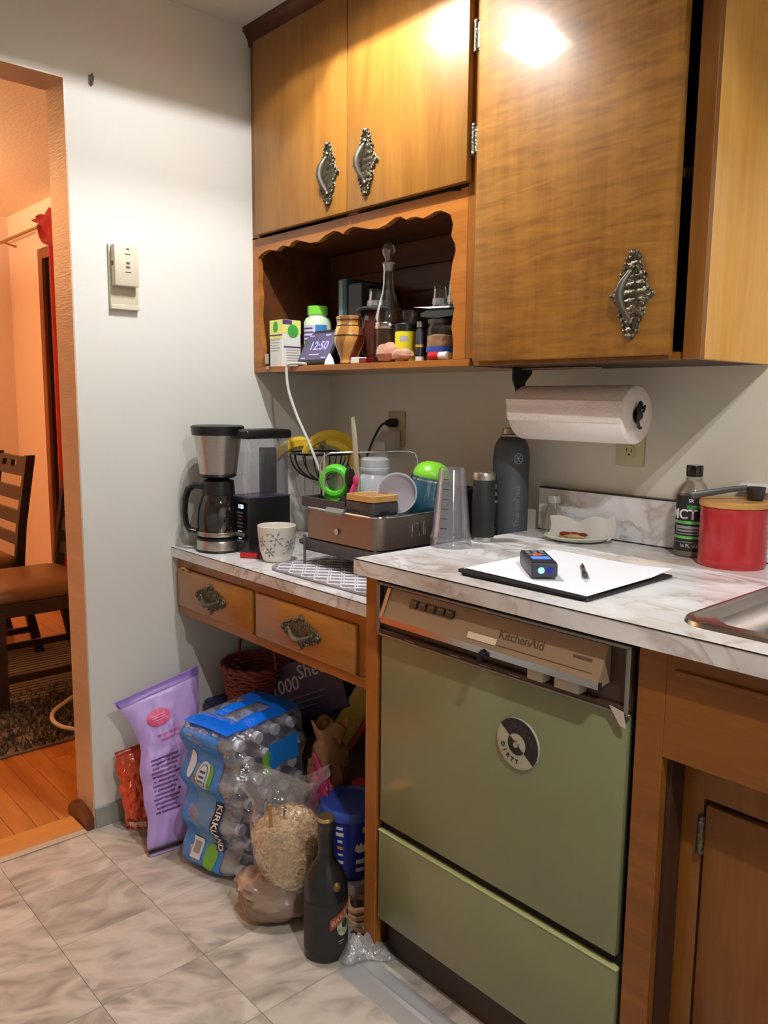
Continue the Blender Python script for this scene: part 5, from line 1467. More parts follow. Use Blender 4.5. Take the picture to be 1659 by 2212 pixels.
b = B(); b.tube([((0.0476) * math.sin(VA + 0.011 * math.cos(t) / 0.0476), -0.0476 * math.cos(VA + 0.011 * math.cos(t) / 0.0476), 0.297 + 0.013 * math.sin(t)) for t in [2 * PI * k / 24 for k in range(24)]], 0.0009, 6, closed=True)
for t in (0, 1, 2):
    b.tube([((0.0476) * math.sin(VA + s * 0.009 * math.cos(t * PI / 3) / 0.0476), -0.0476 * math.cos(VA + s * 0.009 * math.cos(t * PI / 3) / 0.0476), 0.297 + s * 0.010 * math.sin(t * PI / 3)) for s in (-1, -0.5, 0, 0.5, 1)], 0.0008, 6)
b.obj('logo', M_lg, gf)
gj = thing('glass_jar', 'small clear glass bottle against the backsplash beside the grey flask', 'jar', (0.978, -0.052, HC))
b = B(); b.lathe([(0, 0.0005), (0.026, 0.0005), (0.029, 0.004), (0.028, 0.035), (0.020, 0.06), (0.015, 0.072), (0.016, 0.08)], 28); b.obj('jar_wall', glass('pale_glass', (0.86, 0.86, 0.84), 0.1, 0.04, 0.12, (0.6, 0.58, 0.54)), gj)
b = B(); b.lathe([(0.0165, 0.078), (0.018, 0.079), (0.018, 0.094), (0.016, 0.097), (0, 0.097)], 24); b.obj('lid', glass('pale_lid', (0.86, 0.86, 0.84), 0.12, 0.1, 0.45, (0.62, 0.6, 0.56)), gj)

# ------------------------------------------------------------------ plate with pizza
pz = thing('plate', 'pale cream oval plate with a napkin near the backsplash', 'plate', (1.085, -0.105, HC), rz=0.45)
b = B(); b.lathe([(0, 0.002), (0.055, 0.002), (0.075, 0.007), (0.084, 0.013), (0.083, 0.015), (0.073, 0.010), (0.054, 0.005), (0, 0.005)], 44, sx=0.92, sy=0.66); b.obj('dish', mat('plate_cream', S(206, 210, 186), 0.3), pz)
b = B()
def nap(u, v):
    x = -0.075 + 0.155 * u; y = -0.012 + 0.065 * v
    return (x + 0.01 * math.sin(v * 3), y, 0.0085 + 0.030 * v * v + 0.018 * max(0, (u - 0.55)) * 2 * v + 0.012 * abs(math.sin(u * 7)) * v + 0.012 * max(0, 0.25 - u) * 4 * v)
b.grid(nap, 18, 8); o = b.obj('napkin', mat('napkin_white', S(216, 210, 200), 0.9), pz, smooth=50)
cr_ = thing('pizza_crust', 'leftover crust with tomato sauce and cheese on the plate', 'food', (1.088, -0.122, HC + 0.0075), rz=0.45)
b = B(); b.sph((0, 0, 0.006), 0.03, (1.15, 0.42, 0.25), 18, 10, fn=lambda d: 0.85 + 0.3 * mnoise.noise(d * 2.5)); b.obj('crust', mat('crust_tan', S(196, 160, 112), 0.7, var=0.2, vscale=60), cr_)
for (x, y, r) in ((-0.018, 0.002, 0.014), (0.002, 0.007, 0.012), (0.022, 0.003, 0.012)):
    b = B(); b.sph((x, y, 0.0115), r, (1.2, 0.7, 0.45), 12, 8, fn=lambda d: 0.85 + 0.35 * mnoise.noise(d * 3)); b.obj('sauce', mat('tomato_sauce', S(140, 48, 22), 0.35, var=0.3, vscale=70), cr_)

# ------------------------------------------------------------------ clipboard, paper, meter, pen
cl = thing('notepad', 'black portfolio notepad lying on the high counter', 'notepad', (1.305, -0.452, HC), rz=0.02)
b = B(); b.box(-0.140, 0.142, -0.146, 0.146, 0.0005, 0.006, 0.002, 1); b.obj('back_board', mat('black_leatherette', S(26, 24, 28), 0.5), cl)
b = B(); b.prism([(-0.143, 0.006), (0.138, 0.0065), (0.138, 0.0095), (-0.143, 0.0125)], 'y', -0.150, -0.110); b.obj('front_flap', mat('black_leatherette', S(26, 24, 28), 0.5), cl, smooth=0)
for k in range(3):
    b = B()
    def sh(u, v, k=k):
        x = -0.137 + 0.272 * u + 0.002 * k; y = -0.142 + 0.292 * v - 0.001 * k
        return (x, y, 0.0130 - 0.0055 * u * (1 - v * 0.3) + 0.0012 * k + 0.012 * max(0, v - 0.75) * max(0, u - 0.75) * 8)
    b.grid(sh, 12, 12); b.obj('sheet', M_paper, cl, smooth=60)
ms = thing('laser_measure', 'dark laser distance meter lying on the white paper', 'laser meter', (1.285, -0.515, HC + 0.0165), rz=math.radians(48))
# local -Y is the end that faces the viewer
b = B(); b.box(-0.0245, 0.0245, -0.063, 0.063, 0, 0.027, 0.004, 2); b.obj('case', mat('meter_navy', S(52, 58, 68), 0.45), ms)
b = B(); b.box(-0.0225, 0.0225, -0.060, 0.060, 0.0265, 0.0280, 0.0005, 1); b.obj('face', mat('meter_black', S(24, 26, 32), 0.4), ms)
b = B(); b.box(-0.016, 0.018, -0.030, -0.004, 0.0278, 0.0286); b.obj('screen', mat('meter_screen', S(80, 130, 220), 0.3, emit=0.5), ms, smooth=0)
b = B(); b.sph((0.0, 0.014, 0.028), 0.0085, (1.3, 1, 0.25), 14, 6); b.obj('red_button', mat('meter_red', S(206, 84, 64), 0.4), ms)
for (x, y) in ((-0.013, 0.014), (0.013, 0.014), (-0.013, 0.032), (0, 0.032), (0.013, 0.032), (-0.013, 0.046), (0, 0.046), (0.013, 0.046)):
    b = B(); b.box(x - 0.0045, x + 0.0045, y - 0.004, y + 0.004, 0.0278, 0.0290, 0.0008, 1); b.obj('key', mat('meter_key', S(120, 128, 134), 0.4), ms)
b = B(); b.lathe([(0, 0), (0.0062, 0), (0.0058, 0.001), (0, 0.0012)], 14, M=T(-0.006, -0.0629, 0.0135) @ RX(PI / 2)); b.obj('laser_lens', mat('lens_cyan', S(150, 240, 230), 0.2, emit=0.6), ms)
b = B(); b.lathe([(0, 0), (0.0066, 0), (0.006, 0.001), (0, 0.0012)], 14, M=T(0.009, -0.0629, 0.0135) @ RX(PI / 2)); b.obj('receiver_lens', mat('lens_blue', S(20, 26, 160), 0.15), ms)
pe = thing('pen', 'brown and clear ballpoint pen lying on the white paper', 'pen', (1.352, -0.462, HC + 0.0155), rz=math.radians(-52))
b = B(); b.cyl((-0.06, 0, 0), (0.005, 0, 0), 0.0048, n=12); b.obj('barrel', mat('pen_bronze', S(128, 100, 88), 0.3, 0.4), pe)
b = B(); b.cyl((0.005, 0, 0), (0.032, 0, 0), 0.0056, 0.0062, 12); b.obj('grip', M_black, pe)
b = B(); b.cyl((0.032, 0, 0), (0.062, 0, 0), 0.006, 0.002, 12); b.obj('nib_section', M_plast, pe)
b = B(); b.box(-0.062, -0.03, -0.0015, 0.0015, 0.0045, 0.0065); b.obj('clip', M_black, pe)

# ------------------------------------------------------------------ oil bottle, canister, scoop
mo = thing('oil_bottle', 'clear oil bottle with black and green label and black cap', 'bottle', (1.351, -0.060, HC))
b = B(); b.lathe([(0, 0.0005), (0.031, 0.0005), (0.034, 0.004), (0.034, 0.132), (0.031, 0.146), (0.024, 0.158), (0.0165, 0.166), (0.0155, 0.176)], 36); b.obj('bottle_wall', glass('oil_glass', (0.9, 0.9, 0.84), 0.08, 0.03, 0.05, (0.8, 0.78, 0.66)), mo)
b = B(); b.lathe([(0.0155, 0.174), (0.0175, 0.175), (0.0175, 0.197), (0.0165, 0.199), (0, 0.199)], 30); b.obj('cap', M_blackg, mo)
b = B(); b.lathe([(0.016, 0.166), (0.0185, 0.1665), (0.0185, 0.170), (0.016, 0.171)], 30, cap=False); b.obj('neck_ring', M_plast, mo)
b = B(); b.lathe([(0.0343, 0.014), (0.0343, 0.134)], 36, cap=False); lb = b.obj('label_wrap', mat('label_black', S(26, 26, 28), 0.4), mo)
LA = math.radians(22)
M_lgr = mat('label_green', S(104, 196, 96), 0.4)
for z0, z1 in ((0.0735, 0.080), (0.041, 0.047)): cpatch(0.0347, LA - 1.3, LA + 1.3, z0, z1).obj('green_stripe', M_lgr, lb)
cpatch(0.0347, LA - 0.25, LA + 1.1, 0.1075, 0.114).obj('green_flash', mat('label_green_dark', S(62, 140, 62), 0.4), lb)
txt('MCT OIL', 0.030, M_inkw, lb, RZ(LA + 0.28), bend=0.0345, bold=0.02)
lb.children[-1].location = (0, 0, 0.0935)
txt('SR', 0.010, M_inkw, lb, T(0, 0, 0.124) @ RZ(LA), bend=0.0345, bold=0.01)
for z, h, a0, a1 in ((0.066, 0.006, -1.0, 0.7), (0.0585, 0.004, -1.0, 0.8), (0.052, 0.002, -1.0, 0.8), (0.034, 0.0015, -1.0, 0.9)): cpatch(0.0347, LA + a0, LA + a1, z - h / 2, z + h / 2).obj('print_line', mat('label_grey', S(150, 150, 150), 0.5), lb)
txt('16 FL OZ', 0.010, M_inkw, lb, T(0, 0, 0.026) @ RZ(LA), bend=0.0345)
b = B(); b.lathe([(0, 0.003), (0.0325, 0.004), (0.0325, 0.125), (0, 0.125)], 30); b.obj('oil', glass('oil_fill', (0.92, 0.9, 0.78), 0.0, 0.2, 0.10, (0.8, 0.76, 0.6)), mo)

cn2 = thing('canister', 'red ribbed canister with bamboo lid beside the oil bottle', 'canister', (1.458, -0.091, HC))
prof = [(0, 0), (0.0655, 0), (0.0668, 0.003)]
for k in range(9):
    z = 0.02 + k * 0.0105
    prof += [(0.0668, z), (0.0655, z + 0.005)]
prof += [(0.0668, 0.118), (0.0668, 0.122), (0.064, 0.1235), (0, 0.1235)]
b = B(); b.lathe(prof, 56); b.obj('canister_body', mat('red_enamel', S(176, 30, 36), 0.25, coat=0.3), cn2)
b = B(); b.lathe([(0, 0.1235), (0.068, 0.1235), (0.069, 0.126), (0.069, 0.134), (0.067, 0.136), (0, 0.137)], 56); b.obj('bamboo_lid', wood('bamboo_lid_wood', S(196, 142, 76), S(218, 168, 98), 'x', 0.45, 0.1), cn2)
scp = thing('coffee_scoop', 'dark plastic coffee scoop resting on the red canister lid', 'scoop', (1.490, -0.072, HC + 0.1375))
b = B(); b.lathe([(0, 0), (0.015, 0), (0.0165, 0.002), (0.019, 0.026), (0.0175, 0.026), (0.0145, 0.003), (0, 0.003)], 28); b.obj('cup', mat('scoop_grey', S(48, 46, 46), 0.4), scp)
b = B(); b.tube([(-0.013, -0.012, 0.0245), (-0.035, -0.033, 0.021), (-0.07, -0.064, 0.012), (-0.095, -0.083, 0.006)], [0.0055, 0.006, 0.007, 0.0075], 8, flat=0.4); b.obj('scoop_handle', mat('scoop_grey2', S(76, 72, 72), 0.4), scp)
# ------------------------------------------------------------------ under the desk
def bag_fn(BL, BR, TR, TL, bulge, seed=0, wr=0.006, flare=0.0):
    BL, BR, TR, TL = map(Vector, (BL, BR, TR, TL))
    nrm = (BR - BL).cross(TL - BL).normalized()
    def fn(u, v, off=0.0, side=1):
        p = (BL * (1 - u) + BR * u) * (1 - v) + (TL * (1 - u) + TR * u) * v
        e = max(0.0, min(1, (v - 0.04) / 0.92))
        k = (max(0, math.sin(PI * u)) ** 0.55) * (max(0, math.sin(PI * e)) ** 0.5)
        w = wr * (mnoise.noise(Vector((u * 7 + seed, v * 11, seed))) + 0.5 * mnoise.noise(Vector((u * 17, v * 25 + seed, 3.1)))) * (0.04 + 0.96 * k)
        ed = 0.010 * mnoise.noise(Vector((seed + 5, v * 7, 0))) * (1 if u > 0.5 else -1) * abs(2 * u - 1)
        p = p + (BR - BL).normalized() * ed
        if v > 0.72: p = p + (TL - TR).normalized() * flare * ((v - 0.72) / 0.28) ** 1.6 * (1 - u)
        return p + nrm * (side * (bulge * k + 0.001) + w * (1 if side > 0 else 0.3) + off)
    return fn
def bag(name, label, cat, fn, m, nu=22, nv=34, seal=None, base=None):
    t = thing(name, label, cat, base)
    o0 = Vector(base)
    b = B()
    b.grid(lambda u, v: fn(u, v) - o0, nu, nv); b.grid(lambda u, v: fn(u, v, 0, -1) - o0, nu, nv)
    bmesh.ops.remove_doubles(b.bm, verts=b.bm.verts[:], dist=0.003)
    b.obj('pouch', m, t, smooth=40)
    def patch(nm_, u0, u1, v0, v1, mm, off=0.0012, n=8, mask=None):
        b = B(); b.grid(lambda u, v: fn(u0 + (u1 - u0) * u, v0 + (v1 - v0) * v, off) - o0, n, max(2, int(n * (v1 - v0) / max(0.01, (u1 - u0))) or 2))
        return b.obj(nm_, mm, t, smooth=40)
    return t, patch

M_lil = mat('lilac_foil', S(176, 146, 208), 0.38, sheen=0.2)
pf = bag_fn((0.252, -0.822, 0.004), (0.268, -0.690, 0.004), (0.085, -0.57, 0.450), (0.075, -0.775, 0.405), 0.034, 2.0, 0.012, 0.062)
lt_, patch = bag('snack_bag', 'tall lilac foil snack bag leaning on the wall beside the water pack', 'bag', pf, M_lil, base=(0.27, -0.76, 0.0))
patch('top_seal', 0.02, 0.98, 0.945, 0.995, mat('deep_lilac', S(120, 88, 168), 0.4), n=14)
M_dpu = mat('purple_ink', S(104, 62, 120), 0.5)
for k in range(13): patch('text_line', 0.14 + 0.01 * (k % 3), 0.62 - 0.03 * (k % 4), 0.545 - k * 0.026, 0.556 - k * 0.026, M_dpu, n=8)
b = B()
o0 = Vector((0.27, -0.76, 0))
def emb(u, v):
    a = 2 * PI * u; r = v
    return pf(0.34 + 0.17 * r * math.cos(a), 0.795 + 0.055 * r * math.sin(a), 0.0016) - o0
b.grid(emb, 24, 3, cu=True); b.obj('red_emblem', mat('emblem_pink', S(206, 60, 110), 0.45), lt_, smooth=40)
for k in range(3): patch('emblem_line', 0.24, 0.44, 0.775 + k * 0.016, 0.781 + k * 0.016, mat('emblem_light', S(226, 150, 190), 0.5), 0.0024)
patch('heading_line', 0.26, 0.62, 0.675, 0.690, mat('heading_pink', S(190, 90, 150), 0.5)); patch('heading_line', 0.30, 0.66, 0.648, 0.660, mat('heading_pink', S(190, 90, 150), 0.5))

M_or = mat('orange_foil', S(206, 72, 30), 0.22, coat=0.3)
of = bag_fn((0.075, -0.808, 0.004), (0.125, -0.745, 0.004), (0.055, -0.70, 0.245), (0.028, -0.818, 0.225), 0.026, 7.0, 0.014)
ot_, opatch = bag('crisp_bag', 'crumpled orange foil bag on the floor against the baseboard', 'bag', of, M_or, base=(0.09, -0.775, 0.0))
opatch('pale_corner', 0.15, 0.75, 0.035, 0.11, mat('orange_white', S(226, 190, 170), 0.35))
opatch('dark_band', 0.0, 1.0, 0.115, 0.15, mat('deep_red', S(140, 24, 18), 0.3))
opatch('top_seal', 0.02, 0.98, 0.95, 0.995, mat('orange_seal', S(180, 50, 20), 0.3))

# ------------------------------------------------------------------ shrink-wrapped water bottles
wp = thing('water_pack', 'shrink-wrapped pack of clear water bottles with blue print on the floor', 'water pack', (0.330, -0.772, 0.0), rz=math.radians(13))
D_ = 0.0655
prof = [(0, 0), (0.026, 0.0), (0.0315, 0.006), (0.0315, 0.028), (0.0298, 0.031), (0.0315, 0.034), (0.0315, 0.052), (0.0298, 0.055), (0.0315, 0.058), (0.0315, 0.085), (0.0302, 0.088), (0.0302, 0.115), (0.0315, 0.119), (0.0312, 0.132), (0.026, 0.155), (0.017, 0.174), (0.0128, 0.180), (0.0128, 0.184)]
b = B(); b.lathe(prof, 14, M=RY(PI / 2)); ME_b = b.mesh('bottle', 60)
ME_b.materials.append(glass('bottle_plastic', (0.94, 0.95, 0.98), 0.20, 0.06, 0.24, (0.86, 0.89, 0.97)))
b = B(); b.lathe([(0.0128, 0.183), (0.0152, 0.184), (0.0152, 0.197), (0.014, 0.1985), (0, 0.1985)], 14, M=RY(PI / 2)); ME_c = b.mesh('cap', 40); ME_c.materials.append(mat('cap_white', S(226, 228, 238), 0.35))
b = B(); b.lathe([(0.0306, 0.088), (0.0306, 0.115)], 14, cap=False, M=RY(PI / 2)); ME_l = b.mesh('label', 60); ME_l.materials.append(mat('bottle_label_lilac', S(150, 160, 205), 0.45, var=0.3, vscale=40))
ROWS, CO = 7, 4
for k in range(ROWS):
    for j in range(CO):
        y = D_ / 2 + j * D_ + (D_ / 2 if k % 2 else 0); z = 0.034 + k * D_ * 0.866
        o = ob('bottle', ME_b, None, wp); o.location = (0.004, y, z)
        ob('cap', ME_c, None, o); ob('label', ME_l, None, o)
HT = 0.034 * 2 + 6 * D_ * 0.866
WY = CO * D_ + D_ / 2
def outline(z, side):
    """side 0: -Y face, 1: +Y face; scalloped by the staggered rows"""
    k = (z - 0.034) / (D_ * 0.866)
    s = 0.5 + 0.5 * math.cos(PI * k)       # 1 at even rows, 0 at odd rows
    e = 0.0
    if z < 0.034: e = 0.012 * (1 - z / 0.034) ** 2
    if z > HT - 0.034: e = 0.012 * ((z - HT + 0.034) / 0.034) ** 2
    if side == 0: return -0.003 + 0.024 * (1 - s) ** 0.8 + e
    return WY + 0.003 - 0.024 * s ** 0.8 - e
secs = ((-0.004, 0.90), (0.002, 0.97), (0.012, 1.0), (0.10, 1.0), (0.135, 0.995), (0.165, 0.965), (0.192, 0.935), (0.204, 0.90))
loop = []
NZ = 42
for i in range(NZ + 1): loop.append((outline(HT * i / NZ, 0), HT * i / NZ))
for i in range(NZ, -1, -1): loop.append((outline(HT * i / NZ, 1), HT * i / NZ))
def film_pt(x, s, y, z, off=0.0):
    cy, cz = WY / 2, HT / 2
    yy, zz = cy + (y - cy) * s, max(0.001, cz + (z - cz) * s) if s < 0.999 else z
    wv = 0.002 * math.sin(z * 55 + x * 30) * math.sin(x * 40)
    dy = 1 if y > cy else -1
    return Vector((x, yy + dy * (off + wv), max(0.0015, zz + (off if z > cz else 0))))
b = B()
rings = [[b.bm.verts.new(film_pt(x, s, y, z)) for (y, z) in loop] for (x, s) in secs]
n = len(loop)
for A, D in zip(rings[:-1], rings[1:]):
    for k in range(n): b.bm.faces.new([A[k], A[(k + 1) % n], D[(k + 1) % n], D[k]])
# end films, gathered a little between the bottles
for R, x in ((rings[0], 0.0), (rings[-1], 0.205)):
    for i in range(NZ):
        b.bm.faces.new([R[i], R[i + 1], R[n - 2 - i], R[n - 1 - i]])
b.obj('film', glass('shrink_film', (0.96, 0.97, 0.98), 0.16, 0.07, 0.05, (0.85, 0.87, 0.94), bump=0.9, bscale=45), wp, smooth=50)
M_blue = glass('blue_film', (0.30, 0.60, 0.92), 0.08, 0.12, 0.88, S(36, 132, 218), bump=0.5, bscale=50)
M_blue2 = glass('pale_blue_film', (0.45, 0.70, 0.92), 0.08, 0.12, 0.70, S(92, 158, 214), bump=0.5, bscale=50)
def side_patch(x0, x1, z0, z1, m, nm_, off=0.0012, nx=8):
    b = B()
    nz = max(2, int((z1 - z0) / HT * NZ))
    def fn(u, v):
        x = x0 + (x1 - x0) * u; z = z0 + (z1 - z0) * v
        s = 1.0 if x < 0.12 else 1.0 - (x - 0.12) * 0.45
        if x < 0.012: s = 0.90 + (x + 0.004) / 0.016 * 0.10
        return film_pt(x, s, outline(z, 0), z, off)
    b.grid(fn, nx, nz)
    return b.obj(nm_, m, wp, smooth=50)
side_patch(-0.002, 0.150, 0.30, HT - 0.004, M_blue, 'print_panel')
side_patch(-0.002, 0.055, 0.06, 0.30, M_blue, 'print_panel')
side_patch(0.055, 0.120, 0.06, 0.30, M_blue2, 'print_panel')
side_patch(0.120, 0.150, 0.20, 0.30, M_blue, 'print_panel')
side_patch(0.120, 0.150, 0.06, 0.20, M_blue, 'print_panel')
side_patch(-0.002, 0.150, 0.006, 0.06, M_blue, 'print_panel')
# white and green badges on the -Y face
M_wh = mat('film_white', S(214, 222, 226), 0.45); M_gn = mat('film_green', S(110, 172, 60), 0.45)
def disc_side(xc, zc, rx, rz, m, nm_, off=0.003):
    b = B()
    def fn(u, v):
        a = 2 * PI * u; x = xc + rx * v * math.cos(a); z = zc + rz * v * math.sin(a)
        return film_pt(x, 1.0, outline(z, 0), z, off)
    b.grid(fn, 24, 3, cu=True); return b.obj(nm_, m, wp, smooth=50)
disc_side(0.105, 0.272, 0.022, 0.034, M_gn, 'green_badge', 0.0022); disc_side(0.092, 0.272, 0.022, 0.036, M_wh, 'white_badge')
disc_side(0.092, 0.272, 0.017, 0.029, mat('badge_blue', S(90, 120, 170), 0.5), 'badge_inner', 0.0036); disc_side(0.092, 0.272, 0.0145, 0.026, M_wh, 'badge_centre', 0.0040)
for k in range(3): side_patch(0.082, 0.102, 0.258 + k * 0.011, 0.263 + k * 0.011, mat('badge_ink', S(70, 80, 110), 0.5), 'badge_line', 0.0046, 3)
disc_side(0.045, 0.295, 0.012, 0.034, M_wh, 'white_badge')
side_patch(0.040, 0.078, 0.040, 0.090, M_wh, 'barcode_panel', 0.003); side_patch(0.046, 0.070, 0.052, 0.080, mat('barcode_grey', S(150, 150, 154), 0.5), 'barcode_lines', 0.0038)
disc_side(0.112, 0.055, 0.022, 0.032, M_gn, 'green_badge', 0.003)
# dark banner with lettering on the edge
side_patch(0.122, 0.150, 0.075, 0.205, mat('banner_brown', S(54, 34, 34), 0.45), 'banner', 0.0035, 4)
me = txt_mesh('KIRKLAND', 0.0265, bold=0.015)
for v in me.vertices:
    x, y, z = v.co
    xx = 0.1365 + z; zz = 0.140 - x          # letters run down the edge
    p = film_pt(xx, 1.0 - max(0, xx - 0.12) * 0.45, outline(zz, 0), zz, 0.0050 - y * 0.5)
    v.co = p
ob('lettering', me, M_inkw, wp)
# top band with the carry-handle hole
def top_patch(x0, x1, y0, y1, m, nm_, off=0.0015, arch=0.0):
    b = B()
    def fn(u, v):
        x = x0 + (x1 - x0) * u; y = y0 + (y1 - y0) * v
        s = 1.0 if x < 0.12 else 1.0 - (x - 0.12) * 0.45
        zt = HT / 2 + HT / 2 * s
        return Vector((x, y, zt + off + arch * math.sin(PI * u) * math.sin(PI * v) + 0.002 * math.sin(y * 60)))
    b.grid(fn, 10, 14); return b.obj(nm_, m, wp, smooth=50)
M_tb = glass('bright_blue_film', (0.1, 0.35, 0.85), 0.10, 0.12, 0.95, S(14, 112, 236), bump=0.5, bscale=50)
top_patch(0.02, 0.180, 0.005, 0.085, M_tb, 'top_band'); top_patch(0.02, 0.190, 0.215, WY - 0.012, M_tb, 'top_band')
top_patch(0.045, 0.085, 0.085, 0.215, M_tb, 'handle_strap', 0.004, 0.008); top_patch(0.135, 0.185, 0.085, 0.215, M_tb, 'handle_strap', 0.002, 0.010)
# second label on the cap end
def end_patch(y0, y1, z0, z1, m, nm_, off=0.002):
    b = B(); b.grid(lambda u, v: Vector((0.2045 + off + 0.002 * math.sin(u * 8 + v * 5), y0 + (y1 - y0) * u, z0 + (z1 - z0) * v)), 8, 8); return b.obj(nm_, m, wp, smooth=50)
end_patch(0.13, 0.245, 0.275, 0.345, M_blue, 'end_label'); end_patch(0.105, 0.135, 0.262, 0.325, M_gn, 'green_badge', 0.0028)
end_patch(0.10, 0.122, 0.115, 0.20, mat('banner_brown', S(54, 34, 34), 0.45), 'banner')
txt('SIGNATURE', 0.014, M_inkw, wp, T(0.2078, 0.111, 0.157) @ RZ(PI / 2) @ RY(PI / 2))

# ------------------------------------------------------------------ paper sack, oats, bottle, tub
sk_ = thing('plastic_sack', 'brown crinkled plastic sack lying on the tile floor', 'sack', (0.672, -0.694, 0.0), rz=math.radians(45))
b = B()
def sack(d):
    k = 0.92 + 0.14 * mnoise.noise(d * 1.6 + Vector((3, 1, 0))) + 0.16 * abs(mnoise.noise(Vector((d.x * 3.5, d.y * 3.5, d.z * 5)))) - 0.03 * abs(math.sin(d.z * 16 + d.x * 3 + 1.5 * mnoise.noise(d * 2)))
    return k
b.sph((0, 0, 0.056), 1.0, (0.108, 0.082, 0.066), 48, 36, fn=sack)
for v in b.bm.verts:
    if v.co.z < 0.004: v.co.z = 0.001 + 0.1 * max(0, v.co.z)
    if v.co.z < 0.05: 
        f = (0.05 - v.co.z) / 0.05; v.co.x *= 1 + 0.10 * f; v.co.y *= 1 + 0.10 * f
M_sack = mat('brown_poly', S(142, 120, 104), 0.28, var=0.18, vscale=12, bump=0.5, bscale=30)
b.obj('sack_body', M_sack, sk_, smooth=60)
b = B(); b.grid(lambda u, v: (-0.05 + 0.11 * u, 0.055 - 0.03 * v + 0.01 * math.sin(u * 9), 0.085 + 0.03 * v + 0.008 * math.sin(u * 14 + v * 3)), 20, 5)
b.obj('sack_flap', M_sack, sk_, smooth=60)

gr = thing('oat_bag', 'clear plastic bag of rolled oats propped on the brown sack', 'bag', (0.722, -0.690, 0.050), rot=(math.radians(-8), math.radians(-5), math.radians(42)))
gr.scale = (1.16, 1.1, 1.08)
M_oat = mat('rolled_oats', S(206, 170, 120), 0.75, var=0.25, vscale=70)
OP = [(0.0, 0.004), (0.012, 0.022), (0.05, 0.046), (0.10, 0.064), (0.145, 0.069), (0.172, 0.062), (0.188, 0.040), (0.194, 0.004)]
def oat(u, v):
    zz = 0.194 * v
    for (z0, r0), (z1, r1) in zip(OP[:-1], OP[1:]):
        if z0 <= zz <= z1 + 1e-9:
            f = (zz - z0) / (z1 - z0); r = r0 + (r1 - r0) * f; break
    a = 2 * PI * u
    k = 1 + 0.10 * mnoise.noise(Vector((math.cos(a) * 1.6, math.sin(a) * 1.6, zz * 16)))
    return Vector((r * k * math.cos(a), r * 0.70 * k * math.sin(a), zz + 0.012 * math.sin(a + 0.6) * v + 0.008))
b = B(); b.grid(oat, 30, 22, cu=True); b.obj('oat_fill', M_oat, gr, smooth=60)
b = B(); random.seed(11)
for k in range(1700):
    u, v = random.random(), random.random() ** 0.8
    p = oat(u, v)
    n_ = Vector((math.cos(2 * PI * u), math.sin(2 * PI * u) * 1.3, (v - 0.6) * 0.9)).normalized()
    n_ = (n_ + Vector((random.uniform(-.6, .6), random.uniform(-.6, .6), random.uniform(-.6, .6)))).normalized()
    t1 = n_.orthogonal().normalized(); t2 = n_.cross(t1); r = random.uniform(0.0038, 0.0070)
    c = b.bm.verts.new(p + n_ * 0.0022)
    ring = [b.bm.verts.new(p + t1 * r * math.cos(q * PI / 3) + t2 * r * 0.75 * math.sin(q * PI / 3) + n_ * 0.0008) for q in range(6)]
    for q in range(6): b.bm.faces.new([c, ring[q], ring[(q + 1) % 6]])
o = b.obj('oat_flakes', M_oat, gr, smooth=0, recalc=False); o['kind'] = 'stuff'
M_film = glass('bag_film', (0.96, 0.96, 0.97), 0.14, 0.08, 0.06, (0.8, 0.8, 0.84), bump=1.0, bscale=40, edge=0.34)
b = B()
def gb(u, v):
    a = 2 * PI * u
    z = 0.002 + 0.285 * v
    if z < 0.20:
        r = 0.010 + 0.064 * math.sin(min(1, z / 0.135) * PI / 2) ** 0.85; ry = 0.72
    else:
        f = (z - 0.20) / 0.087; r = 0.074 - 0.018 * math.sin(min(1, f * 1.6) * PI / 2) + 0.050 * f * f; ry = 0.72 - 0.42 * f
    wr = 1 + 0.05 * math.sin(a * 7 + z * 60) * (0.3 + 1.2 * max(0, v - 0.5) * 2)
    return (r * wr * math.cos(a), r * ry * wr * math.sin(a) + 0.012 * max(0, z - 0.2) / 0.087 * math.sin(a * 3), z + 0.016 * math.sin(3 * a + 1) * max(0, v - 0.7) / 0.3)
b.grid(gb, 48, 26, cu=True); b.obj('clear_bag', M_film, gr, smooth=60)
b = B(); b.box(-0.022, -0.014, -0.052, -0.049, 0.185, 0.235, 0.001, 1); b.obj('twist_tag', mat('tag_tan', S(160, 116, 60), 0.6), gr)

bl = thing('liqueur_bottle', 'black cream liqueur bottle with gold cap standing on the floor', 'bottle', (0.861, -0.690, 0.0))
b = B(); b.lathe([(0, 0), (0.044, 0), (0.050, 0.006), (0.050, 0.150), (0.0485, 0.172), (0.040, 0.196), (0.027, 0.216), (0.0195, 0.232), (0.0175, 0.245), (0.0172, 0.30)], 44); b.obj('bottle_body', mat('black_glass', S(20, 20, 22), 0.28, var=0.1, vscale=6), bl)
b = B(); b.lathe([(0.0505, 0.020), (0.0505, 0.140)], 44, cap=False); b.obj('matte_wrap', mat('matte_black_label', S(30, 29, 32), 0.6), bl)
b = B(); b.lathe([(0.0178, 0.294), (0.0185, 0.296), (0.0185, 0.298), (0.0178, 0.30)], 30, cap=False); b.obj('neck_band', mat('neck_dark', S(40, 34, 28), 0.3), bl)
b = B(); b.lathe([(0.0176, 0.298), (0.0190, 0.300), (0.0190, 0.322), (0.0178, 0.3255), (0, 0.326)], 30); b.obj('cap', mat('cap_dark', S(36, 33, 30), 0.35), bl)
b = B(); b.lathe([(0.0192, 0.318), (0.0192, 0.3245), (0.0178, 0.3265), (0, 0.327)], 30); b.obj('cap_top', mat('cap_gold', S(206, 178, 130), 0.22, 0.9), bl)
BA = math.radians(98)
b = B()
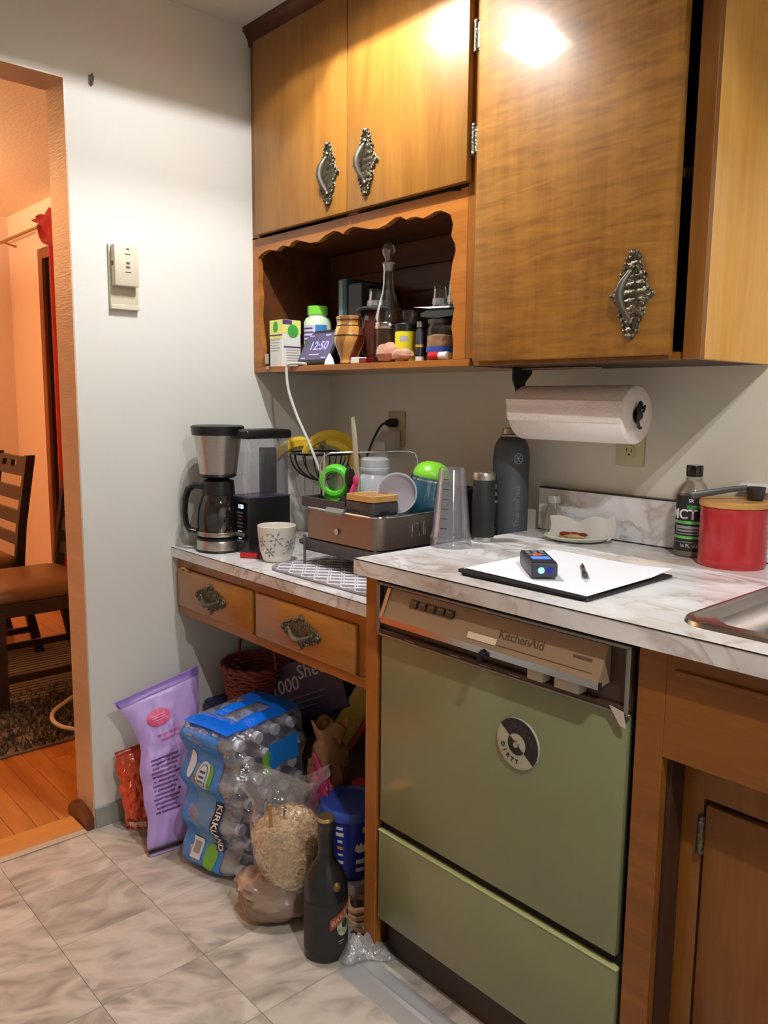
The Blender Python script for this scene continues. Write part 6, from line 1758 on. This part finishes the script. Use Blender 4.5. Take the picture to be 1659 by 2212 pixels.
def lab(u, v):
    x = -0.032 + 0.064 * u; z = 0.110 + (0.026) * (v - 0.5) + 0.52 * x
    a = BA + x / 0.051; return (0.0512 * math.sin(a), -0.0512 * math.cos(a), z)
b.grid(lab, 12, 3); b.obj('name_label', mat('label_rust', S(156, 70, 40), 0.45, var=0.2, vscale=40), bl)
me = txt_mesh('BAILEYS', 0.0165, bold=0.02)
for v in me.vertices:
    x, y, z = v.co; a = BA + x / 0.0516; v.co = (0.0518 * math.sin(a), -0.0518 * math.cos(a), 0.110 + z + 0.52 * x)
ob('lettering', me, mat('label_cream', S(226, 210, 176), 0.5), bl)
b = B(); b.grid(lambda u, v: (0.0509 * math.sin(BA + 0.12 + 0.42 * v * math.cos(2 * PI * u)), -0.0509 * math.cos(BA + 0.12 + 0.42 * v * math.cos(2 * PI * u)), 0.083 + 0.024 * v * math.sin(2 * PI * u)), 20, 3, cu=True); b.obj('picture_label', mat('label_scene', S(176, 184, 150), 0.5, var=0.5, vscale=60), bl)
b = B(); b.grid(lambda u, v: (0.0514 * math.sin(BA + 0.16 + 0.2 * v * math.cos(2 * PI * u)), -0.0514 * math.cos(BA + 0.16 + 0.2 * v * math.cos(2 * PI * u)), 0.088 + 0.011 * v * math.sin(2 * PI * u)), 14, 2, cu=True); b.obj('picture_green', mat('label_darkgreen', S(34, 70, 50), 0.5), bl)
b = B(); b.sph((0.0445 * math.sin(BA - 0.25), -0.0445 * math.cos(BA - 0.25), 0.178), 0.010, (1, 1, 1.1), 10, 6); b.obj('seal', mat('seal_gold', S(110, 84, 48), 0.4, 0.5), bl)
cpatch(0.0510, BA - 0.22, BA + 0.1, 0.048, 0.051).obj('small_print', mat('label_grey', S(150, 150, 150), 0.5), bl); cpatch(0.0510, BA - 0.15, BA + 0.03, 0.042, 0.044).obj('small_print', mat('label_grey', S(150, 150, 150), 0.5), bl)

wb = thing('carton', 'white carton under the blue tub beside the end panel', 'box', (0.752, -0.512, 0.0))
b = B(); b.box(-0.06, 0.062, -0.055, 0.06, 0.0005, 0.079, 0.002, 1); b.obj('carton_body', mat('carton_grey', S(206, 202, 204), 0.6), wb)
b = B(); b.box(-0.0015, 0.0015, -0.055, 0.06, 0.0788, 0.0795); b.obj('flap_seam', M_gy, wb, smooth=0)
tu = thing('plastic_tub', 'blue plastic tub with round blue lid beside the end panel', 'tub', (0.745, -0.520, 0.0795))
M_tb2 = mat('tub_blue', S(26, 44, 150), 0.35)
b = B(); b.lathe([(0, 0), (0.056, 0), (0.058, 0.003), (0.069, 0.165)], 44); b.obj('tub_body', M_tb2, tu)
b = B(); b.lathe([(0.069, 0.158), (0.0775, 0.160), (0.0785, 0.178), (0.0755, 0.183), (0.070, 0.183), (0.068, 0.176), (0, 0.1755)], 48); b.obj('tub_lid', mat('lid_blue', S(48, 74, 160), 0.35), tu)
TA = math.radians(40)
def rt_(z): return 0.058 + z * 0.0668 + 0.0006
for (a, z, w, h, m) in ((-0.25, 0.14, 0.25, 0.008, M_inkw), (-0.25, 0.124, 0.3, 0.010, M_inkw), (-0.25, 0.105, 0.2, 0.007, M_inkw), (-0.25, 0.088, 0.25, 0.009, mat('tub_orange', S(210, 140, 70), 0.5)), (-0.25, 0.070, 0.22, 0.006, M_inkw), (-0.25, 0.05, 0.24, 0.008, M_inkw), (0.55, 0.052, 0.35, 0.012, M_inkw), (0.55, 0.030, 0.35, 0.010, M_inkw), (0.75, 0.135, 0.3, 0.016, mat('tub_yellow', S(226, 180, 50), 0.5))):
    cpatch(rt_(z - h / 2), TA + a - w / 2, TA + a + w / 2, z - h / 2, z + h / 2, 6, r1=rt_(z + h / 2)).obj('print_block', m, tu)
b = B(); b.prism([(-0.016, 0.0), (-0.010, 0.016), (-0.004, 0.008), (0.0, 0.018), (0.005, 0.008), (0.012, 0.016), (0.016, 0.0), (0.006, -0.008), (-0.006, -0.008)], 'y', -0.0008, 0.0008)
b.obj('crown_mark', M_inkw, tu, M=RZ(TA + 0.55) @ T(0, -rt_(0.085) - 0.0005, 0.085), smooth=0)
b = B(); b.lathe([(0.0572, 0.0), (0.0588, 0.002), (0.0590, 0.006)], 44, cap=False); b.obj('foot_ring', M_black, tu)

wk = thing('twine_coil', 'coil of brown paper twine on the floor by the end panel', 'twine', (0.835, -0.572, 0.0))
for k in range(4):
    b = B(); b.tube([((0.044 - 0.004 * k) * math.cos(a), (0.032 - 0.003 * k) * math.sin(a), 0.011 + 0.012 * k + 0.004 * math.sin(3 * a + k)) for a in [2 * PI * q / 26 for q in range(26)]], 0.008, 8, closed=True); b.obj('twine_loop', mat('twine_tan', S(158, 118, 78), 0.7, var=0.25, vscale=40), wk)
b = B()
b.grid(lambda u, v: ((0.02 + 0.055 * v) * math.cos(2 * PI * u) * (1 + 0.3 * math.sin(6 * PI * u + 2)), (0.015 + 0.04 * v) * math.sin(2 * PI * u) * (1 + 0.25 * math.cos(8 * PI * u)), 0.034 * (1 - v) + 0.002 + 0.010 * abs(math.sin(9 * u * PI)) * (1 - v) + 0.006 * abs(math.sin(14 * u)) ), 40, 5, cu=True)
o = b.obj('plastic_wrapper', glass('wrapper_clear', (0.85, 0.85, 0.86), 0.12, 0.1, 0.25, (0.75, 0.74, 0.76), bump=1.0, bscale=60), smooth=30); o.location = (0.905, -0.632, 0.001); o.rotation_euler = (0, 0, 0.5)
tag(o, 'crumpled clear plastic wrapper on the floor by the toe kick', 'wrapper')
b = B(); b.prism([(-0.02, 0), (0.015, 0), (0.022, 0.012), (0.0, 0.03), (-0.016, 0.014)], 'y', -0.004, 0.004)
o = b.obj('blue_scrap', mat('scrap_blue', S(28, 66, 190), 0.35), smooth=0); o.location = (0.893, -0.563, 0.0015); o.rotation_euler = (0, 0, 0.9)
tag(o, 'small blue plastic scrap at the foot of the end panel', 'scrap')
b = B(); b.prism([(-0.718, 0.0003), (-0.628, 0.0003), (-0.630, 0.0012), (-0.660, 0.0014), (-0.668, 0.0045), (-0.676, 0.0014), (-0.716, 0.0012)], 'x', 0.93, 2.2)
tag(b.obj('plastic_strip', glass('strip_clear', (0.9, 0.9, 0.9), 0.10, 0.18, 0.35, (0.80, 0.79, 0.78)), smooth=0), 'clear plastic floor strip running along the dishwasher', 'strip')

# ------------------------------------------------------------------ clutter at the back
to = thing('storage_tote', 'dark navy storage tote under the red basket', 'tote', (0.143, -0.385, 0.0))
b = B(); b.box(-0.115, 0.12, -0.13, 0.14, 0.0005, 0.285, 0.02, 3); b.obj('tote_body', mat('navy_plastic', S(26, 32, 78), 0.4), to)
b = B(); b.box(-0.122, 0.127, -0.138, 0.148, 0.283, 0.316, 0.012, 3); b.obj('tote_lid', mat('navy_lid', S(30, 36, 92), 0.35), to)
bk_ = thing('wicker_basket', 'round red wicker basket on top of the navy tote', 'basket', (0.150, -0.405, 0.3165))
M_wic = mat('red_wicker', S(132, 50, 34), 0.55, var=0.25, vscale=30)
for k in range(11):
    z = 0.008 + k * 0.0105; r = 0.086 + 0.0016 * k
    b = B(); b.tube([((r + 0.0035 * math.sin(14 * a + (PI if k % 2 else 0))) * math.cos(a), (r + 0.0035 * math.sin(14 * a + (PI if k % 2 else 0))) * math.sin(a), z + 0.002 * math.sin(7 * a + k)) for a in [2 * PI * q / 84 for q in range(84)]], 0.0052, 6, closed=True); b.obj('strand', M_wic, bk_)
for k in range(28):
    a = 2 * PI * k / 28
    b = B(); b.tube([(0.085 * math.cos(a), 0.085 * math.sin(a), 0.002), (0.104 * math.cos(a), 0.104 * math.sin(a), 0.122)], 0.0026, 6); b.obj('stake', M_wic, bk_)
for ph in (0, PI):
    b = B(); b.tube([((0.105 + 0.004 * math.sin(9 * a + ph)) * math.cos(a), (0.105 + 0.004 * math.sin(9 * a + ph)) * math.sin(a), 0.122 + 0.004 * math.cos(9 * a + ph)) for a in [2 * PI * q / 84 for q in range(84)]], 0.0055, 6, closed=True); b.obj('rim_braid', M_wic, bk_)
b = B(); b.lathe([(0, 0.001), (0.084, 0.001), (0.084, 0.006), (0, 0.006)], 28); b.obj('base', M_wic, bk_)
b = B(); b.tube([(0.103 * math.cos(a) * 1.0, 0.0, 0.122 + 0.135 * math.sin(a)) for a in [PI * q / 20 for q in range(21)]], 0.005, 8); b.obj('hoop_handle', M_wic, bk_)

cbx = thing('cardboard_box', 'large brown cardboard box at the back under the desk', 'box', (0.585, -0.225, 0.0))
b = B(); b.box(-0.29, 0.28, -0.19, 0.20, 0.0005, 0.235, 0.002, 1); b.obj('box_body', mat('cardboard', S(120, 88, 58), 0.8), cbx)
b = B(); b.box(-0.29, 0.28, -0.004, 0.004, 0.2345, 0.2355); b.obj('tape', mat('parcel_tape', S(150, 116, 76), 0.3), cbx, smooth=0)
nb_ = thing('navy_carton', 'tilted dark navy product box with large white figures', 'box', (0.345, -0.35, 0.398), rot=(math.radians(-12), math.radians(-25), math.radians(16)))
b = B(); b.box(-0.14, 0.16, -0.035, 0.035, -0.085, 0.085, 0.002, 1); nbb = b.obj('carton_body', mat('navy_card', S(20, 22, 52), 0.4), nb_)
txt('1000', 0.058, mat('carton_grey_ink', S(170, 166, 160), 0.5), nbb, T(-0.062, -0.0354, 0.020), bold=0.01)
txt('Sheets', 0.058, mat('carton_grey_ink', S(170, 166, 160), 0.5), nbb, T(0.072, -0.0354, 0.046), bold=0.01)
for k in range(3):
    b = B(); b.box(-0.08, 0.09 - 0.02 * k, -0.0358, -0.0350, -0.022 - k * 0.016, -0.018 - k * 0.016); b.obj('print_line', mat('carton_dim_ink', S(90, 92, 120), 0.5), nbb, smooth=0)
yb_ = thing('yellow_pouch', 'yellow pouch with red edge squeezed behind the navy box', 'pouch', (0.545, -0.33, 0.405), rot=(0, math.radians(32), 0.2))
b = B(); b.box(-0.03, 0.045, -0.012, 0.012, -0.135, 0.125, 0.008, 2); b.obj('pouch_body', mat('mustard', S(150, 130, 30), 0.5), yb_)
b = B(); b.box(0.045, 0.062, -0.013, 0.013, -0.140, 0.125, 0.004, 2); b.obj('red_edge', mat('dull_red', S(140, 40, 40), 0.5), yb_)
def lump(name, label, cat, loc, s, m, seed, amp=0.25, fr=1.8, rz=0, cut=None, part='body'):
    t = thing(name, label, cat, loc, rz)
    b = B(); b.sph((0, 0, s[2]), 1.0, s, 30, 20, fn=lambda d: 0.95 + amp * mnoise.noise(d * fr + Vector((seed, seed, 0))) + amp * 0.5 * abs(mnoise.noise(d * fr * 2.6 + Vector((0, seed, 2)))))
    for v in b.bm.verts:
        if v.co.z < 0.004: v.co.z = 0.0008
    b.obj(part, m, t, smooth=25)
    return t
bb = lump('dark_filler', 'black lump added for the dark area at the back under the desk', 'bag', (0.66, -0.225, 0.2365), (0.10, 0.12, 0.13), mat('filler_black', S(12, 11, 12), 0.35), 3.0)  # black lump put in to darken the back under the desk
bpq = lump('paper_bag', 'crumpled brown paper bag behind the water pack', 'bag', (0.600, -0.475, 0.0), (0.058, 0.040, 0.20), mat('kraft_paper', S(128, 88, 52), 0.8, var=0.25, vscale=14), 8.0, 0.3, 2.4, 0.8, part='bag_body')
b = B(); b.grid(lambda u, v: ((0.03 + 0.018 * v) * math.cos(2 * PI * u), (0.018 + 0.012 * v) * math.sin(2 * PI * u), 0.35 + 0.055 * v + 0.012 * math.sin(8 * PI * u)), 30, 3, cu=True); b.obj('bag_mouth', mat('kraft_paper_light', S(150, 108, 66), 0.8), bpq, smooth=30)
gl_ = lump('produce_bag', 'white and green bag lying on the cardboard box near the end panel', 'bag', (0.800, -0.33, 0.2365), (0.060, 0.085, 0.085), mat('bag_grey_white', S(176, 172, 164), 0.5), 5.0, part='bag_body')
b = B(); b.prism([(-0.065, 0.12), (-0.035, 0.165), (0.0, 0.172), (0.0, 0.12), (-0.03, 0.09), (-0.066, 0.07)], 'y', -0.05, 0.0); b.obj('green_panel', mat('bag_green', S(110, 150, 36), 0.5), gl_, smooth=0)
mgb = lump('mesh_bag', 'magenta mesh bag of onions squeezed beside the paper bag', 'bag', (0.655, -0.545, 0.0), (0.040, 0.032, 0.155), mat('magenta_net', S(150, 26, 70), 0.55, var=0.3, vscale=50), 12.0, 0.3, 2.6, 0.7, part='bag_body')
b = B(); b.tube([(0.012, -0.004, 0.27), (0.004, -0.008, 0.31), (-0.012, -0.004, 0.345), (-0.02, 0.0, 0.36)], [0.012, 0.009, 0.007, 0.004], 8); b.obj('bag_tail', mat('magenta_net', S(150, 26, 70), 0.55), mgb)
rj = thing('sauce_jar', 'tall jar with bright red screw cap behind the blue tub', 'jar', (0.690, -0.440, 0.0))
b = B(); b.lathe([(0, 0.0005), (0.030, 0.0005), (0.032, 0.004), (0.032, 0.20), (0.024, 0.225), (0.022, 0.235)], 28); b.obj('jar_body', mat('cream_jar', S(190, 176, 150), 0.4), rj)
b = B(); b.lathe([(0.022, 0.233), (0.0255, 0.234), (0.0255, 0.258), (0.023, 0.262), (0, 0.262)], 28); b.obj('cap', mat('cap_red', S(190, 30, 26), 0.3), rj)
